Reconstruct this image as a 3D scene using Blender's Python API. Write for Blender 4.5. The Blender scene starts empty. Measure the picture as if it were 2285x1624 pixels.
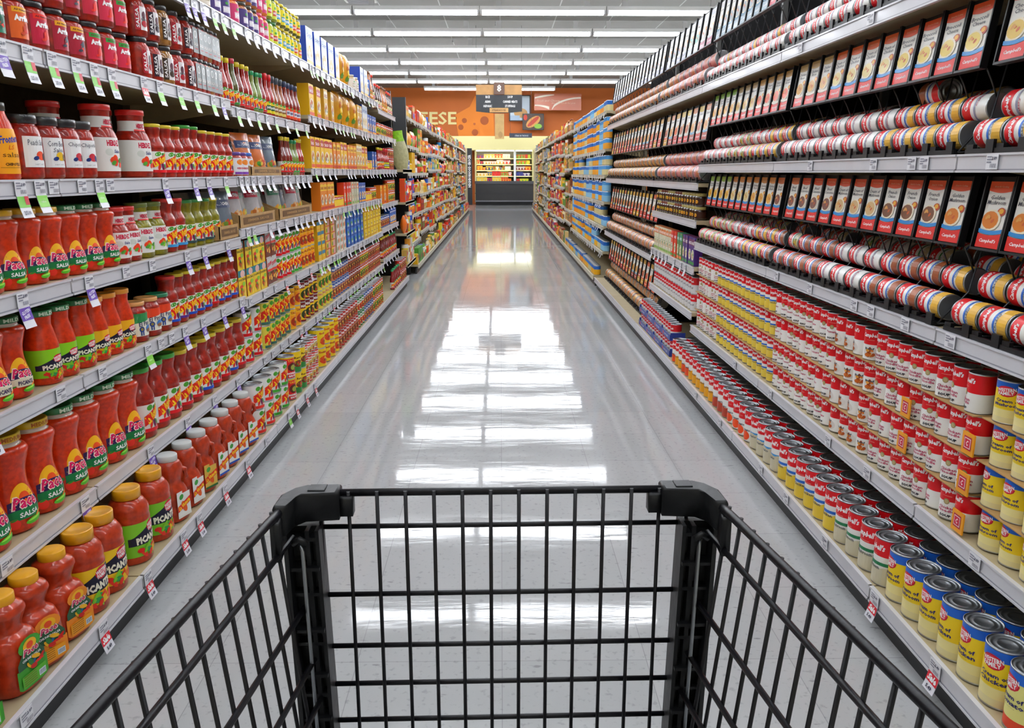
import bpy, math, random
from math import sin, cos, pi, radians, sqrt, atan2
from mathutils import Matrix, Vector, Euler

SC = bpy.context.scene
COL = SC.collection
RND = random.Random(8)

# ------------------------------------------------------------------ camera
W, H, F = 2285, 1624, 1812.0
PITCH, YAW = math.atan(427 / F), 0.0137
CAMH = 1.25
cd = bpy.data.cameras.new('camera')
cd.sensor_fit = 'HORIZONTAL'
cd.sensor_width = 36
cd.lens = F * 36 / W
cd.clip_start = 0.02
cam = bpy.data.objects.new('camera', cd)
COL.objects.link(cam)
cam.location = (0, 0, CAMH)
cam.rotation_euler = (pi / 2 - PITCH, 0, -YAW)
SC.camera = cam

# ------------------------------------------------------------------ world, exposure
wd = bpy.data.worlds.new('world')
SC.world = wd
wd.use_nodes = True
wd.node_tree.nodes['Background'].inputs[0].default_value = (0.9, 0.93, 1, 1)
wd.node_tree.nodes['Background'].inputs[1].default_value = 0.4
vs = SC.view_settings
vs.view_transform = 'Standard'
vs.look = 'None'
vs.gamma = 1
vs.use_curve_mapping = False
vs.exposure = 0.3
LAMP = 21.0            # emission strength of the fluorescent tubes
SC.cycles.max_bounces = 6
SC.cycles.diffuse_bounces = 4
SC.cycles.glossy_bounces = 3
SC.cycles.sample_clamp_indirect = 4

# ------------------------------------------------------------------ materials
def lin(h):
    if isinstance(h, str):
        h = [int(h[i:i + 2], 16) / 255 for i in (0, 2, 4)]
    return tuple(c / 12.92 if c <= .04045 else ((c + .055) / 1.055) ** 2.4 for c in h) + (1,)

_M = {}
def M(h, rough=.45, metal=0.0, coat=0.0, emis=0.0, noise=0.0, scale=40.0, bump=0.0, h2=None, spec=.5):
    k = (h, rough, metal, coat, emis, noise, scale, bump, h2, spec)
    if k in _M:
        return _M[k]
    m = bpy.data.materials.new('paint_' + h)
    m.use_nodes = True
    nt = m.node_tree
    b = nt.nodes['Principled BSDF']
    b.inputs['Base Color'].default_value = lin(h)
    b.inputs['Roughness'].default_value = rough
    b.inputs['Metallic'].default_value = metal
    b.inputs['Coat Weight'].default_value = coat
    b.inputs['Coat Roughness'].default_value = .08
    b.inputs['Specular IOR Level'].default_value = spec
    if emis:
        b.inputs['Emission Color'].default_value = lin(h)
        b.inputs['Emission Strength'].default_value = emis
    if noise or bump or h2:
        tc = nt.nodes.new('ShaderNodeTexCoord')
        n = nt.nodes.new('ShaderNodeTexNoise')
        n.inputs['Scale'].default_value = scale
        n.inputs['Detail'].default_value = 4
        nt.links.new(tc.outputs['Object'], n.inputs['Vector'])
        if noise or h2:
            mx = nt.nodes.new('ShaderNodeMix')
            mx.data_type = 'RGBA'
            c = lin(h)
            mx.inputs[6].default_value = c
            mx.inputs[7].default_value = lin(h2) if h2 else tuple(v * (1 - noise) for v in c[:3]) + (1,)
            mr = nt.nodes.new('ShaderNodeMapRange')
            mr.inputs[1].default_value, mr.inputs[2].default_value = .38, .62
            nt.links.new(n.outputs[0], mr.inputs[0])
            nt.links.new(mr.outputs[0], mx.inputs[0])
            nt.links.new(mx.outputs[2], b.inputs['Base Color'])
        if bump:
            bp = nt.nodes.new('ShaderNodeBump')
            bp.inputs['Strength'].default_value = bump
            bp.inputs['Distance'].default_value = .01
            nt.links.new(n.outputs[0], bp.inputs['Height'])
            nt.links.new(bp.outputs[0], b.inputs['Normal'])
    _M[k] = m
    return m

PR = lambda h: M(h, .42, coat=.06, spec=.3)            # printed label paper / film
SALSA = M('d63608', .3, coat=.3, scale=70, h2='b42a06', spec=.3)
SALSA_D = M('ae2410', .3, coat=.35, scale=60, h2='84180c', spec=.3)
SALSA_J = M('c03c1a', .3, coat=.3, scale=50, h2='a02e10', spec=.3)
VERDE = M('908a14', .28, coat=.35, scale=60, h2='726e10', spec=.3)
GLASSY = M('c9b9ad', .08, coat=1)
TIN = M('b9bcc0', .28, metal=.9)
TIN_D = M('8e9296', .3, metal=.9)
CARD = M('b08a55', .8, noise=.15, scale=30)
RAIL = M('d4d4da', .35, coat=.3, noise=.05, scale=12)
RAILF = M('cfcab4', .4)
SHELF = M('b7a885', .55, noise=.08, scale=20)
BLACKP = M('0e0e12', .45, noise=.3, scale=60, spec=.3)
BACKL = M('3a3224', .85, noise=.2, spec=.1)
BACKR = M('070708', .95, spec=.05)

# ------------------------------------------------------------------ mesh builder
class MB:
    """faces tagged with a material and a part"""
    def __init__(s):
        s.v, s.f, s.m, s.p, s.sm, s.cur = [], [], [], [], [], 0
    def part(s, i):
        s.cur = i
        return s
    def face(s, idx, mat, smooth=False):
        s.f.append(tuple(idx)); s.m.append(mat); s.p.append(s.cur); s.sm.append(smooth)
    def grid(s, pts, mat, smooth=False, closed=False, flip=False):
        """pts: rows of points"""
        o = len(s.v)
        n = len(pts[0])
        for row in pts:
            s.v.extend(row)
        for i in range(len(pts) - 1):
            mt = mat[i] if isinstance(mat, (list, tuple)) else mat
            if mt is None:
                continue
            for j in range(n if closed else n - 1):
                k = (j + 1) % n
                q = (o + i * n + j, o + i * n + k, o + (i + 1) * n + k, o + (i + 1) * n + j)
                s.face(q[::-1] if flip else q, mt, smooth)
    def box(s, x0, x1, y0, y1, z0, z1, mat, top=None, front=None, side=None):
        o = len(s.v)
        s.v += [(x0, y0, z0), (x1, y0, z0), (x1, y1, z0), (x0, y1, z0), (x0, y0, z1), (x1, y0, z1), (x1, y1, z1), (x0, y1, z1)]
        for q, m in (((0, 3, 2, 1), mat), ((4, 5, 6, 7), top or mat), ((0, 1, 5, 4), front or mat), ((1, 2, 6, 5), side or mat), ((2, 3, 7, 6), mat), ((3, 0, 4, 7), side or mat)):
            s.face([o + i for i in q], m)
    def lathe(s, prof, mat, seg=28, sx=1, sy=1, n=2.0, cap0=True, cap1=True, x=0, y=0):
        def pt(r, z, a):
            c, q = cos(a), sin(a)
            if n != 2.0:
                k = (abs(c) ** n + abs(q) ** n) ** (-1 / n)
                c, q = c * k, q * k
            return (x + r * sx * c, y + r * sy * q, z)
        rows = [[pt(r, z, 2 * pi * j / seg) for j in range(seg)] for r, z in prof]
        o = len(s.v)
        s.grid(rows, mat, True, True)
        m0 = mat[0] if isinstance(mat, (list, tuple)) else mat
        m1 = mat[-1] if isinstance(mat, (list, tuple)) else mat
        if cap0 and prof[0][0] > 1e-5 and m0:
            s.face([o + j for j in range(seg)][::-1], m0)
        if cap1 and prof[-1][0] > 1e-5 and m1:
            k = o + (len(prof) - 1) * seg
            s.face([k + j for j in range(seg)], m1)
    def tube(s, pts, r, mat, seg=8, cap=True):
        pts = [Vector(p) for p in pts]
        rows = []
        for i, p in enumerate(pts):
            d = (pts[min(i + 1, len(pts) - 1)] - pts[max(i - 1, 0)]).normalized()
            a = Vector((0, 0, 1)) if abs(d.z) < .9 else Vector((1, 0, 0))
            u = d.cross(a).normalized()
            w = d.cross(u)
            rr = r[i] if isinstance(r, (list, tuple)) else r
            rows.append([tuple(p + (u * cos(2 * pi * j / seg) + w * sin(2 * pi * j / seg)) * rr) for j in range(seg)])
        o = len(s.v)
        s.grid(rows, mat, True, True, flip=True)
        if cap:
            s.face([o + j for j in range(seg)], mat)
            k = o + (len(rows) - 1) * seg
            s.face([k + j for j in range(seg)][::-1], mat)
    def mesh(s, name, part=None):
        ids = [i for i in range(len(s.f)) if part is None or s.p[i] == part]
        used, vs_, fs = {}, [], []
        for i in ids:
            q = []
            for a in s.f[i]:
                if a not in used:
                    used[a] = len(vs_)
                    vs_.append(s.v[a])
                q.append(used[a])
            fs.append(q)
        me = bpy.data.meshes.new(name)
        me.from_pydata(vs_, [], fs)
        slot = {}
        for i in ids:
            if s.m[i].name not in slot:
                slot[s.m[i].name] = len(slot)
                me.materials.append(s.m[i])
        me.polygons.foreach_set('material_index', [slot[s.m[i].name] for i in ids])
        me.polygons.foreach_set('use_smooth', [s.sm[i] for i in ids])
        me.update()
        return me

_T = {}
def textmesh(t, shear=0.0, bold=0.0):
    k = (t, shear, bold)
    if k not in _T:
        c = bpy.data.curves.new('lettering', 'FONT')
        c.body = t
        c.shear = shear
        c.offset = bold
        c.resolution_u = 1
        o = bpy.data.objects.new('lettering', c)
        me = bpy.data.meshes.new_from_object(o)
        vs_ = [tuple(v.co) for v in me.vertices]
        fs = [tuple(p.vertices) for p in me.polygons]
        bpy.data.meshes.remove(me)
        bpy.data.objects.remove(o)
        bpy.data.curves.remove(c)
        x0, x1 = min(v[0] for v in vs_), max(v[0] for v in vs_)
        y0, y1 = min(v[1] for v in vs_), max(v[1] for v in vs_)
        _T[k] = ([((v[0] - x0) / (x1 - x0) - .5, (v[1] - y0) / (y1 - y0) - .5) for v in vs_], fs)
    return _T[k]

class Art:
    """prints flat shapes, given in metres across (u) and up (v), on a curved or flat face"""
    def __init__(s, mb, fn):
        s.mb, s.fn, s.l = mb, fn, 1
    def up(s):
        s.l += 1
        return s
    def band(s, u0, u1, lo, hi, col, n=10, nv=1):
        lo_ = lo if callable(lo) else (lambda t: lo)
        hi_ = hi if callable(hi) else (lambda t: hi)
        rows = []
        for j in range(nv + 1):
            rows.append([s.fn(u0 + (u1 - u0) * i / n, lo_(i / n) + (hi_(i / n) - lo_(i / n)) * j / nv, s.l) for i in range(n + 1)])
        s.mb.grid(rows, PR(col) if isinstance(col, str) else col)
        s.l += 1
    def ell(s, u, v, a, b, col, rot=0, n=14):
        if callable(a):
            return
        c, q = cos(rot), sin(rot)
        o = len(s.mb.v)
        s.mb.v.append(s.fn(u, v, s.l))
        rings = 2 if a > .012 else 1
        for k in range(1, rings + 1):
            for i in range(n):
                x, y = a * k / rings * cos(2 * pi * i / n), b * k / rings * sin(2 * pi * i / n)
                s.mb.v.append(s.fn(u + x * c - y * q, v + x * q + y * c, s.l))
        m = PR(col) if isinstance(col, str) else col
        for i in range(n):
            s.mb.face((o, o + 1 + i, o + 1 + (i + 1) % n), m)
            if rings == 2:
                s.mb.face((o + 1 + i, o + 1 + n + i, o + 1 + n + (i + 1) % n, o + 1 + (i + 1) % n), m)
        s.l += 1
    def food(s, u, v, a, b, cols, k=7, seed=1):
        r = random.Random(seed)
        for i in range(k):
            t, d = r.random() * 2 * pi, r.random() ** .5 * .75
            s.ell(u + a * d * cos(t), v + b * d * sin(t), a * r.uniform(.2, .42), b * r.uniform(.2, .42), cols[i % len(cols)], r.random() * 3, 8)
            if i % 2 == 0:
                s.l -= 1
    def text(s, t, u, v, w, h, col, shear=0, bold=0, rot=0):
        pts, fs = textmesh(t, shear, bold)
        c, q = cos(rot), sin(rot)
        o = len(s.mb.v)
        m = PR(col) if isinstance(col, str) else col
        for x, y in pts:
            x, y = x * w, y * h
            s.mb.v.append(s.fn(u + x * c - y * q, v + x * q + y * c, s.l))
        for f in fs:
            s.mb.face([o + i for i in f], m)
        s.l += 1
    def box(s, u0, u1, v0, v1, col):
        s.band(u0, u1, v0, v1, col, n=max(1, int(abs(u1 - u0) / .008)), nv=1)

EPS = .00022
def prof_r(prof, z):
    for (r0, z0), (r1, z1) in zip(prof, prof[1:]):
        if z0 <= z <= z1 and z1 > z0:
            return r0 + (r1 - r0) * (z - z0) / (z1 - z0)
    return prof[-1][0]
def wrap(prof, R):
    def fn(u, v, l):
        r = prof_r(prof, v) + .0006 + EPS * l
        a = u / R
        return (r * sin(a), -r * cos(a), v)
    return fn
def flat(y):
    return lambda u, v, l: (u, -y - .0004 - EPS * l, v)

# ------------------------------------------------------------------ product types
def stretch(p, kx, kz):
    p.mb.v = [(x * kx, y * kx, z * kz) for x, y, z in p.mb.v]
    p.w, p.h, p.r = p.w * kx, p.h * kz, p.r * kx
    return p
class Prod:
    def __init__(s, kind, cat, desc, mb, parts, w, h, r, side_label=None):
        s.kind, s.cat, s.desc, s.mb, s.w, s.h, s.r = kind, cat, desc, mb, w, h, r
        s.names = parts
        s.parts = None
        s.joined = None
    def get_parts(s):
        if s.parts is None:
            s.parts = [(n, s.mb.mesh(n if i else s.kind, i)) for i, n in enumerate(s.names)]
        return s.parts
    def get_joined(s):
        if s.joined is None:
            s.joined = s.mb.mesh(s.kind)
        return s.joined

def smooth_prof(p, n=3):
    """Catmull-Rom between profile points"""
    out = []
    for i in range(len(p) - 1):
        p0, p1, p2, p3 = p[max(i - 1, 0)], p[i], p[i + 1], p[min(i + 2, len(p) - 1)]
        for k in range(n):
            t = k / n
            f = lambda a, b, c, d: .5 * (2 * b + (c - a) * t + (2 * a - 5 * b + 4 * c - d) * t * t + (3 * b - a - 3 * c + d) * t ** 3)
            z = p1[1] + (p2[1] - p1[1]) * t
            out.append((f(p0[0], p1[0], p2[0], p3[0]), z))
    out.append(p[-1])
    return out

def can(kind, desc, r, h, bands, art=None, seg=28, cat='food can', label=True):
    mb = MB()
    k = .003
    mb.lathe([(r - .004, .001), (r, .0), (r, .003), (r - .0012, .004), (r - .0012, h - .004), (r, h - .003), (r, h - .0003), (r - .0015, h)], TIN, seg, cap1=False)
    mb.part(1)
    pr, ms = [], []
    for (v0, v1, c) in bands:
        pr += [(r - .0004, v0 * h), (r - .0004, v1 * h)]
        ms += [PR(c), None]
    mb.lathe(pr, ms[:-1], seg, cap0=False, cap1=False)
    if art:
        art(Art(mb, wrap([(r - .0008, 0), (r - .0008, h)], r)), r, h)
    mb.part(2)
    mb.lathe([(r - .0015, h), (r - .003, h - .003), (r * .86, h - .003), (r * .83, h - .0018), (r * .76, h - .0018), (r * .73, h - .0034), (r * .55, h - .0034), (r * .52, h - .0022), (r * .46, h - .0022), (r * .43, h - .0034), (0.0001, h - .0034)], TIN_D, seg, cap0=False, cap1=False)
    return Prod(kind, cat, desc, mb, [kind, 'label', 'lid'], 2 * r, h, r)

def jar(kind, desc, prof, body, lid, lidcol, lab=None, art=None, seg=28, R=None, lidtext=None, neck=None, cat='jar', n=2.0, sx=1, sy=1, labels=('label',)):
    """prof: glass profile; lid=(r,z0,z1); lab=(v0,v1,colour)"""
    mb = MB()
    pr = smooth_prof(prof)
    mats = [body if z < (neck or 9) else GLASSY for _, z in pr[:-1]]
    mb.lathe(pr, mats, seg, cap1=False, n=n, sx=sx, sy=sy)
    mb.part(1)
    lr, z0, z1 = lid
    lm = M(lidcol, .35, coat=.4)
    mb.lathe([(lr - .002, z0), (lr, z0 + .001), (lr, z1 - .002), (lr - .0015, z1), (lr - .006, z1), (lr - .007, z1 - .001), (.0001, z1 - .001)], lm, seg, cap1=False)
    if lidtext:
        a = Art(mb, wrap([(lr, 0), (lr, 1)], lr))
        a.text(lidtext[0], 0, (z0 + z1) / 2, lr * 1.1, (z1 - z0) * .6, lidtext[1], bold=.03)
    names = [kind, 'lid']
    if lab or art:
        mb.part(2)
        rr = R or max(p[0] for p in pr)
        A = Art(mb, wrap(pr, rr) if n == 2.0 else flat(rr * sy))
        if lab:
            v0, v1, c = lab
            zs = [v0 + (v1 - v0) * i / 6 for i in range(7)]
            if n == 2.0:
                mb.lathe([(prof_r(pr, z) + .0006, z) for z in zs], PR(c), seg, cap0=False, cap1=False)
        if art:
            art(A, rr, prof[-1][1])
        names.append('label')
    return Prod(kind, cat, desc, mb, names, 2 * max(p[0] for p in prof) * max(sx, 1e-3), lid[2], max(p[0] for p in prof) * sy)

def carton(kind, desc, w, d, h, col, art=None, side=None, top=None, cat='box'):
    mb = MB()
    mb.box(-w / 2, w / 2, -d / 2, d / 2, 0, h, PR(col), top=PR(top or side or col), side=PR(side or col))
    names = [kind]
    if art:
        mb.part(1)
        art(Art(mb, flat(d / 2)), w, h)
        names.append('printed_front')
    return Prod(kind, cat, desc, mb, names, w, h, d / 2)

def bag(kind, desc, w, d, h, col, art=None, cat='bag', crinkle=.15, seed=3):
    mb = MB()
    r = random.Random(seed)
    nx, nz = 6, 8
    m = M(col, .25, coat=.5, noise=.15, scale=25, bump=.3)
    th = lambda i, j: d / 2 * (sin(pi * min(max(i / nx, .0), 1)) ** .5) * (sin(pi * min(j / nz * .94, 1)) ** .45 if j < nz else 0) * (1 + r.uniform(-crinkle, crinkle))
    fr, bk = [], []
    for j in range(nz + 1):
        z = h * j / nz
        ww = w * (1 - .06 * sin(pi * j / nz))
        fr.append([(-ww / 2 + ww * i / nx, -th(i, j) if j else -d * .3 * sin(pi * i / nx), z) for i in range(nx + 1)])
        bk.append([(-ww / 2 + ww * i / nx, th(i, j) if j else d * .3 * sin(pi * i / nx), z) for i in range(nx + 1)])
    mb.grid(fr, m, True)
    mb.grid(bk, m, True, flip=True)
    names = [kind]
    if art:
        mb.part(1)
        def fn(u, v, l):
            i, j = min(max((u + w / 2) / w * nx, 0), nx - .001), min(max(v / h * nz, 0), nz - .001)
            a, b = int(i), int(j)
            fi, fj = i - a, j - b
            y = (fr[b][a][1] * (1 - fi) + fr[b][a + 1][1] * fi) * (1 - fj) + (fr[b + 1][a][1] * (1 - fi) + fr[b + 1][a + 1][1] * fi) * fj
            return (u * (1 - .06 * sin(pi * v / h)), y - .001 - EPS * l, v)
        art(Art(mb, fn), w, h)
        names.append('printed_panel')
    return Prod(kind, cat, desc, mb, names, w, h, d / 2)

# ---- printed designs
def art_pace(word='SALSA', big=1.0):
    g = '0d7a3e' if word == 'SALSA' else 'e8dfc4'
    def f(A, R, h):
        s = R / .047
        A.food(-.046 * s, .040 * s, .012 * s, .013 * s, ['e0301a', 'd92015', '3f8a2c'], 4, 3)
        A.band(-.030 * s, .030 * s, .052 * s, lambda t: (.052 + .042 * sqrt(max(0, 1 - (2 * t - 1) ** 2))) * s, 'f6b81a', n=14, nv=2)
        for k in range(7):
            a = pi * (k + .5) / 7
            A.ell(.021 * s * cos(a), (.064 + .023 * sin(a)) * s, .0045 * s, .0012 * s, 'd9501a', a, 6)
            A.l -= 1
        A.l += 1
        A.ell(.002 * s, .066 * s, .013 * s, .013 * s, 'e8501c')
        A.band(-.034 * s, .034 * s, lambda t: (.044 + .004 * sin(pi * t)) * s, lambda t: (.062 + .006 * sin(pi * t)) * s, '2c1750', n=12)
        A.band(-.034 * s, .034 * s, .028 * s, lambda t: (.045 + .004 * sin(pi * t)) * s, g, n=12)
        A.text('Pace', 0, .060 * s, .057 * s, .025 * s, 'fff3e0', .25, .055)
        A.text('Pace', 0, .060 * s, .052 * s, .021 * s, 'd6145e', .25, .03)
        A.text(word, .004 * s, .037 * s, .040 * s, .010 * s, 'ffffff' if word == 'SALSA' else '2c1750', 0, .03)
        A.ell(.014 * s, .021 * s, .021 * s, .0065 * s, '4fae1c', .08)
        A.ell(.013 * s, .023 * s, .016 * s, .0022 * s, '9be04a', .08)
        A.ell(.024 * s, .030 * s, .008 * s, .0025 * s, 'f08a1c', .5)
        A.ell(-.026 * s, .022 * s, .010 * s, .010 * s, 'e02c18')
        A.ell(-.026 * s, .030 * s, .006 * s, .002 * s, '3c8f28', .3)
    return f
PACE = [(.040, 0), (.046, .005), (.047, .03), (.0465, .05), (.040, .075), (.0365, .095), (.0375, .12), (.044, .148), (.0455, .156), (.042, .163), (.034, .168), (.033, .175)]
def pace(lid, lidtext, word, desc, s=1.0, kind='salsa_jar'):
    return jar(kind, desc, [(r * s, z * s) for r, z in PACE], SALSA, (.036 * s, .174 * s, .188 * s), lid, None, art_pace(word), lidtext=lidtext, neck=.166 * s)

def wf_logo(A, u, v, w, h):
    A.ell(u, v, w / 2, h / 2, 'c8102e')
    A.ell(u, v, w * .44, h * .40, 'e23a4a')
    A.text('WESTERN', u, v + h * .14, w * .92, h * .30, 'ffffff', 0, .03, .12)
    A.text('FAMILY', u, v - h * .18, w * .78, h * .30, 'ffffff', 0, .03, .12)

def art_picante(bg='8ccf1e', word='PICANTE', top=.082, bot=.02):
    def f(A, R, h):
        s = R / .045
        t_, b_ = top * s, bot * s
        H_ = t_ - b_
        A.band(-.05 * s, .045 * s, b_ + H_ * .32, lambda t: b_ + H_ * (.55 + .38 * min(1, max(0, (t - .1) / .6))), '1d1b33', n=14, nv=1)
        wf_logo(A, .012 * s, b_ + H_ * .78, .034 * s, H_ * .34)
        A.text(word, 0, b_ + H_ * .47, .066 * s, H_ * .21, 'f4efdc', 0, .06, .06)
        A.food(0, b_ + H_ * .16, .040 * s, H_ * .17, ['e03018', '2f9a4c', 'f0c01c', 'e8501c', '7cc82a', 'd82010'], 14, 5)
    return f
PIC = [(.036, 0), (.040, .004), (.0405, .03), (.0405, .085), (.039, .1), (.032, .13), (.029, .142), (.030, .155), (.031, .165)]
def picante(lid, ltxt, bg, desc, s=1.0):
    p = [(r * s, z * s) for r, z in PIC]
    return jar('picante_jar', desc, p, SALSA, (.034 * s, .164 * s, .178 * s), lid, (.018 * s, .086 * s, bg), art_picante(bg), lidtext=ltxt, neck=9)

def art_vic(stripe='1c4fb4', s0=.018, s1=.075, R0=.036, green=True, bg=None, yellow='ffd21c'):
    def f(A, R, h):
        L = s1 - s0
        if green:
            A.ell(-.012, s1 - L * .12, .012, L * .10, '4aa02c', .3)
            A.ell(.010, s1 - L * .16, .010, L * .09, '2f8a34', -.3)
            A.ell(.020, s1 - L * .10, .007, L * .07, '8cc63c', -.2)
        A.ell(.003, s0 + L * .30, .007, L * .18, '6a2450', .2)
        A.ell(-.012, s0 + L * .26, .005, L * .14, 'd8281c', -.3)
        A.ell(.015, s0 + L * .30, .005, L * .14, '3f9a3c', .5)
        rot = .36
        A.band(-.036, .036, lambda t: s0 + L * (.22 + .42 * t), lambda t: s0 + L * (.58 + .42 * t), 'e02410', n=12)
        A.text('La Victoria', 0, s0 + L * .61, .070, L * .33, 'ffd21c', .2, .05, rot * L / .055)
        A.band(-.036, .036, s0, s0 + L * .13, stripe, n=10)
        A.text('salsa', .012, s0 + L * .2, .02, L * .06, stripe, .1, .02)
    return f
VIC = [(.032, 0), (.0355, .004), (.036, .03), (.036, .082), (.0355, .088), (.037, .094), (.034, .108), (.0265, .125), (.027, .14), (.030, .152), (.0295, .158)]
def vic(lid, stripe, desc, s=1.0, body=None, kind='salsa_jar'):
    p = [(r * s, z * s) for r, z in VIC]
    j = jar(kind, desc, p, body or SALSA_D, (.031 * s, .157 * s, .168 * s), lid, (.016 * s, .082 * s, 'f2f0ea'), art_vic(stripe, .016 * s, .082 * s))
    return j

def art_herdez(tom='e2361c', name='HERDEZ'):
    def f(A, R, h):
        s = h / .16
        A.text(name, .002, .078 * s, .052, .013 * s, 'c4123c', 0, .05)
        A.box(-.036, -.012, .070 * s, .086 * s, 'e8401c') if False else None
        A.ell(-.018, .058 * s, .013, .008 * s, 'd8dcd4')
        A.text('Salsa', .012, .060 * s, .026, .008 * s, '2c3a7a', .1, .02)
        A.food(.006, .035 * s, .028, .016 * s, [tom, 'e8401c', '4f9a34', tom, 'f06030', '3c8a2c'], 9, 4)
        A.text(name, .002, .124 * s, .042, .011 * s, 'c4123c', 0, .05)
        A.band(-.03, .03, .112 * s, .116 * s, 'd82c28', n=8)
    return f
HRD = [(.036, 0), (.041, .004), (.042, .05), (.041, .09), (.036, .105), (.030, .115), (.030, .142), (.031, .15)]
def herdez(lid, desc, s=1.0, body=None, tom='e2361c'):
    p = [(r * s, z * s) for r, z in HRD]
    mbp = jar('salsa_jar', desc, p, body or SALSA_D, (.033 * s, .149 * s, .162 * s), lid, (.016 * s, .09 * s, 'efeeea'), None)
    mb = mbp.mb
    mb.part(2)
    pr = smooth_prof(p)
    mb.lathe([(prof_r(pr, z * s) + .0006, z * s) for z in (.112, .12, .128, .136)], PR('efeeea'), 28, cap0=False, cap1=False)
    art_herdez(tom)(Art(mb, wrap(pr, .042 * s)), .042 * s, .16 * s)
    return mbp

def art_arriba(c1, c2, tag='f0a81c'):
    def f(A, R, h):
        A.band(-.028, .052, .018, .088, c1, n=14)
        A.band(-.02, .03, .078, .090, tag, n=8)
        A.text('All Natural', .005, .084, .04, .005, '5a1010', 0, .02)
        A.text('Arriba!', .008, .066, .050, .017, 'ffffff', 0, .06)
        A.food(.010, .036, .026, .017, [c2, 'e03020', c2], 7, 7)
    return f
ARR = [(.038, 0), (.043, .004), (.043, .09), (.040, .1), (.034, .104), (.033, .108)]
def arriba(c1, c2, tag, desc):
    return jar('salsa_jar', desc, ARR, SALSA_D, (.037, .106, .121), '16161a', None, art_arriba(c1, c2, tag))

def art_white(title, fruit, fruit2):
    def f(A, R, h):
        A.box(-.034, .040, .030, .105, 'f2f2f2')
        A.text(title[0], .004, .090, .054, .014, '3a3e52', .1, .0)
        if len(title) > 1:
            A.text(title[1], .006, .074, .034, .011, '3a3e52', .1, .0)
        A.ell(.010, .058, .015, .011, fruit, -.2)
        A.ell(-.006, .052, .008, .005, '243a78', .3)
        A.ell(.022, .055, .006, .009, fruit2, .3)
        A.text('NET WT', .003, .037, .028, .003, '8a8a8a')
    return f
WJ = [(.036, 0), (.044, .006), (.045, .03), (.045, .11), (.040, .127), (.036, .132), (.036, .136)]
def whitejar(title, f1, f2, desc):
    return jar('salsa_jar', desc, WJ, SALSA_D, (.040, .135, .157), '1b1d20', None, art_white(title, f1, f2))

def art_elpinto(c):
    def f(A, R, h):
        A.band(-.04, .04, lambda t: .062 + .010 * t, .094, c, n=10)
        A.text('El Pinto', .002, .060, .054, .014, '1c2458', .1, .02, .1)
        A.ell(-.016, .042, .009, .009, '22408c')
        A.ell(-.016, .042, .005, .005, '8a7a3c')
        A.band(-.021, -.017, .022, .036, '22408c', n=2)
        A.band(-.014, -.010, .022, .036, '22408c', n=2)
        A.ell(.014, .042, .015, .012, '3c78c0')
        A.ell(.014, .037, .014, .006, '8a5a34')
    return f
ELP = [(.036, 0), (.041, .004), (.041, .09), (.040, .1), (.034, .112), (.033, .118)]
def elpinto(lid, c, desc):
    return jar('salsa_jar', desc, ELP, SALSA_D, (.037, .117, .13), lid, (.02, .094, 'efecdc'), art_elpinto(c))

# jugs
def jug_pace(c, c2, desc):
    mb = MB()
    pr = smooth_prof([(.046, 0), (.052, .005), (.053, .06), (.051, .105), (.044, .125), (.032, .135), (.031, .15), (.038, .172), (.040, .18), (.036, .192), (.026, .2)])
    mb.lathe(pr, SALSA_J, 28, sx=1.0, sy=1.0, n=2.8, cap1=False)
    mb.part(1)
    mb.lathe([(.027, .198), (.028, .2), (.028, .218), (.026, .22), (.0001, .22)], M('e0a010', .4), 24, cap1=False)
    mb.part(2)
    A = Art(mb, flat(.0535))
    A.ell(0, .118 - .012, .030, .020, c)
    A.band(-.040, .040, lambda t: .012 + .008 * abs(2 * t - 1) ** 6, lambda t: .062 + .0 * t, c, n=12)
    A.band(-.036, .036, .06, lambda t: .075 + .032 * sin(pi * t), '2a5a3c', n=12)
    A.ell(0, .106, .018, .014, 'f0b41c')
    A.ell(0, .106, .009, .008, 'e04a1c')
    A.text('Pace', 0, .094, .044, .018, 'fff0e0', .25, .06)
    A.text('Pace', 0, .094, .040, .015, 'c8205c', .25, .03)
    A.text('CHUNKY SALSA', 0, .078, .050, .006, 'ffffff', 0, .03)
    A.food(0, .064, .034, .014, ['d82818', '2f7a34', 'e8b020', 'c01c10', '1f5a8c'], 9, 2)
    A.box(-.032, .032, .018, .046, c2)
    for k in range(5):
        A.box(-.028, .006, .022 + k * .005, .0235 + k * .005, '7a4a10')
        A.l -= 1
    A.box(.012, .030, .022, .036, 'd8e4ee')
    for k in range(6):
        A.box(.014 + k * .0026, .0150 + k * .0026, .024, .034, '222a4a')
        A.l -= 1
    return Prod('salsa_jug', 'jug', desc, mb, ['salsa_jug', 'cap', 'label'], .106, .22, .053)

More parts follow.
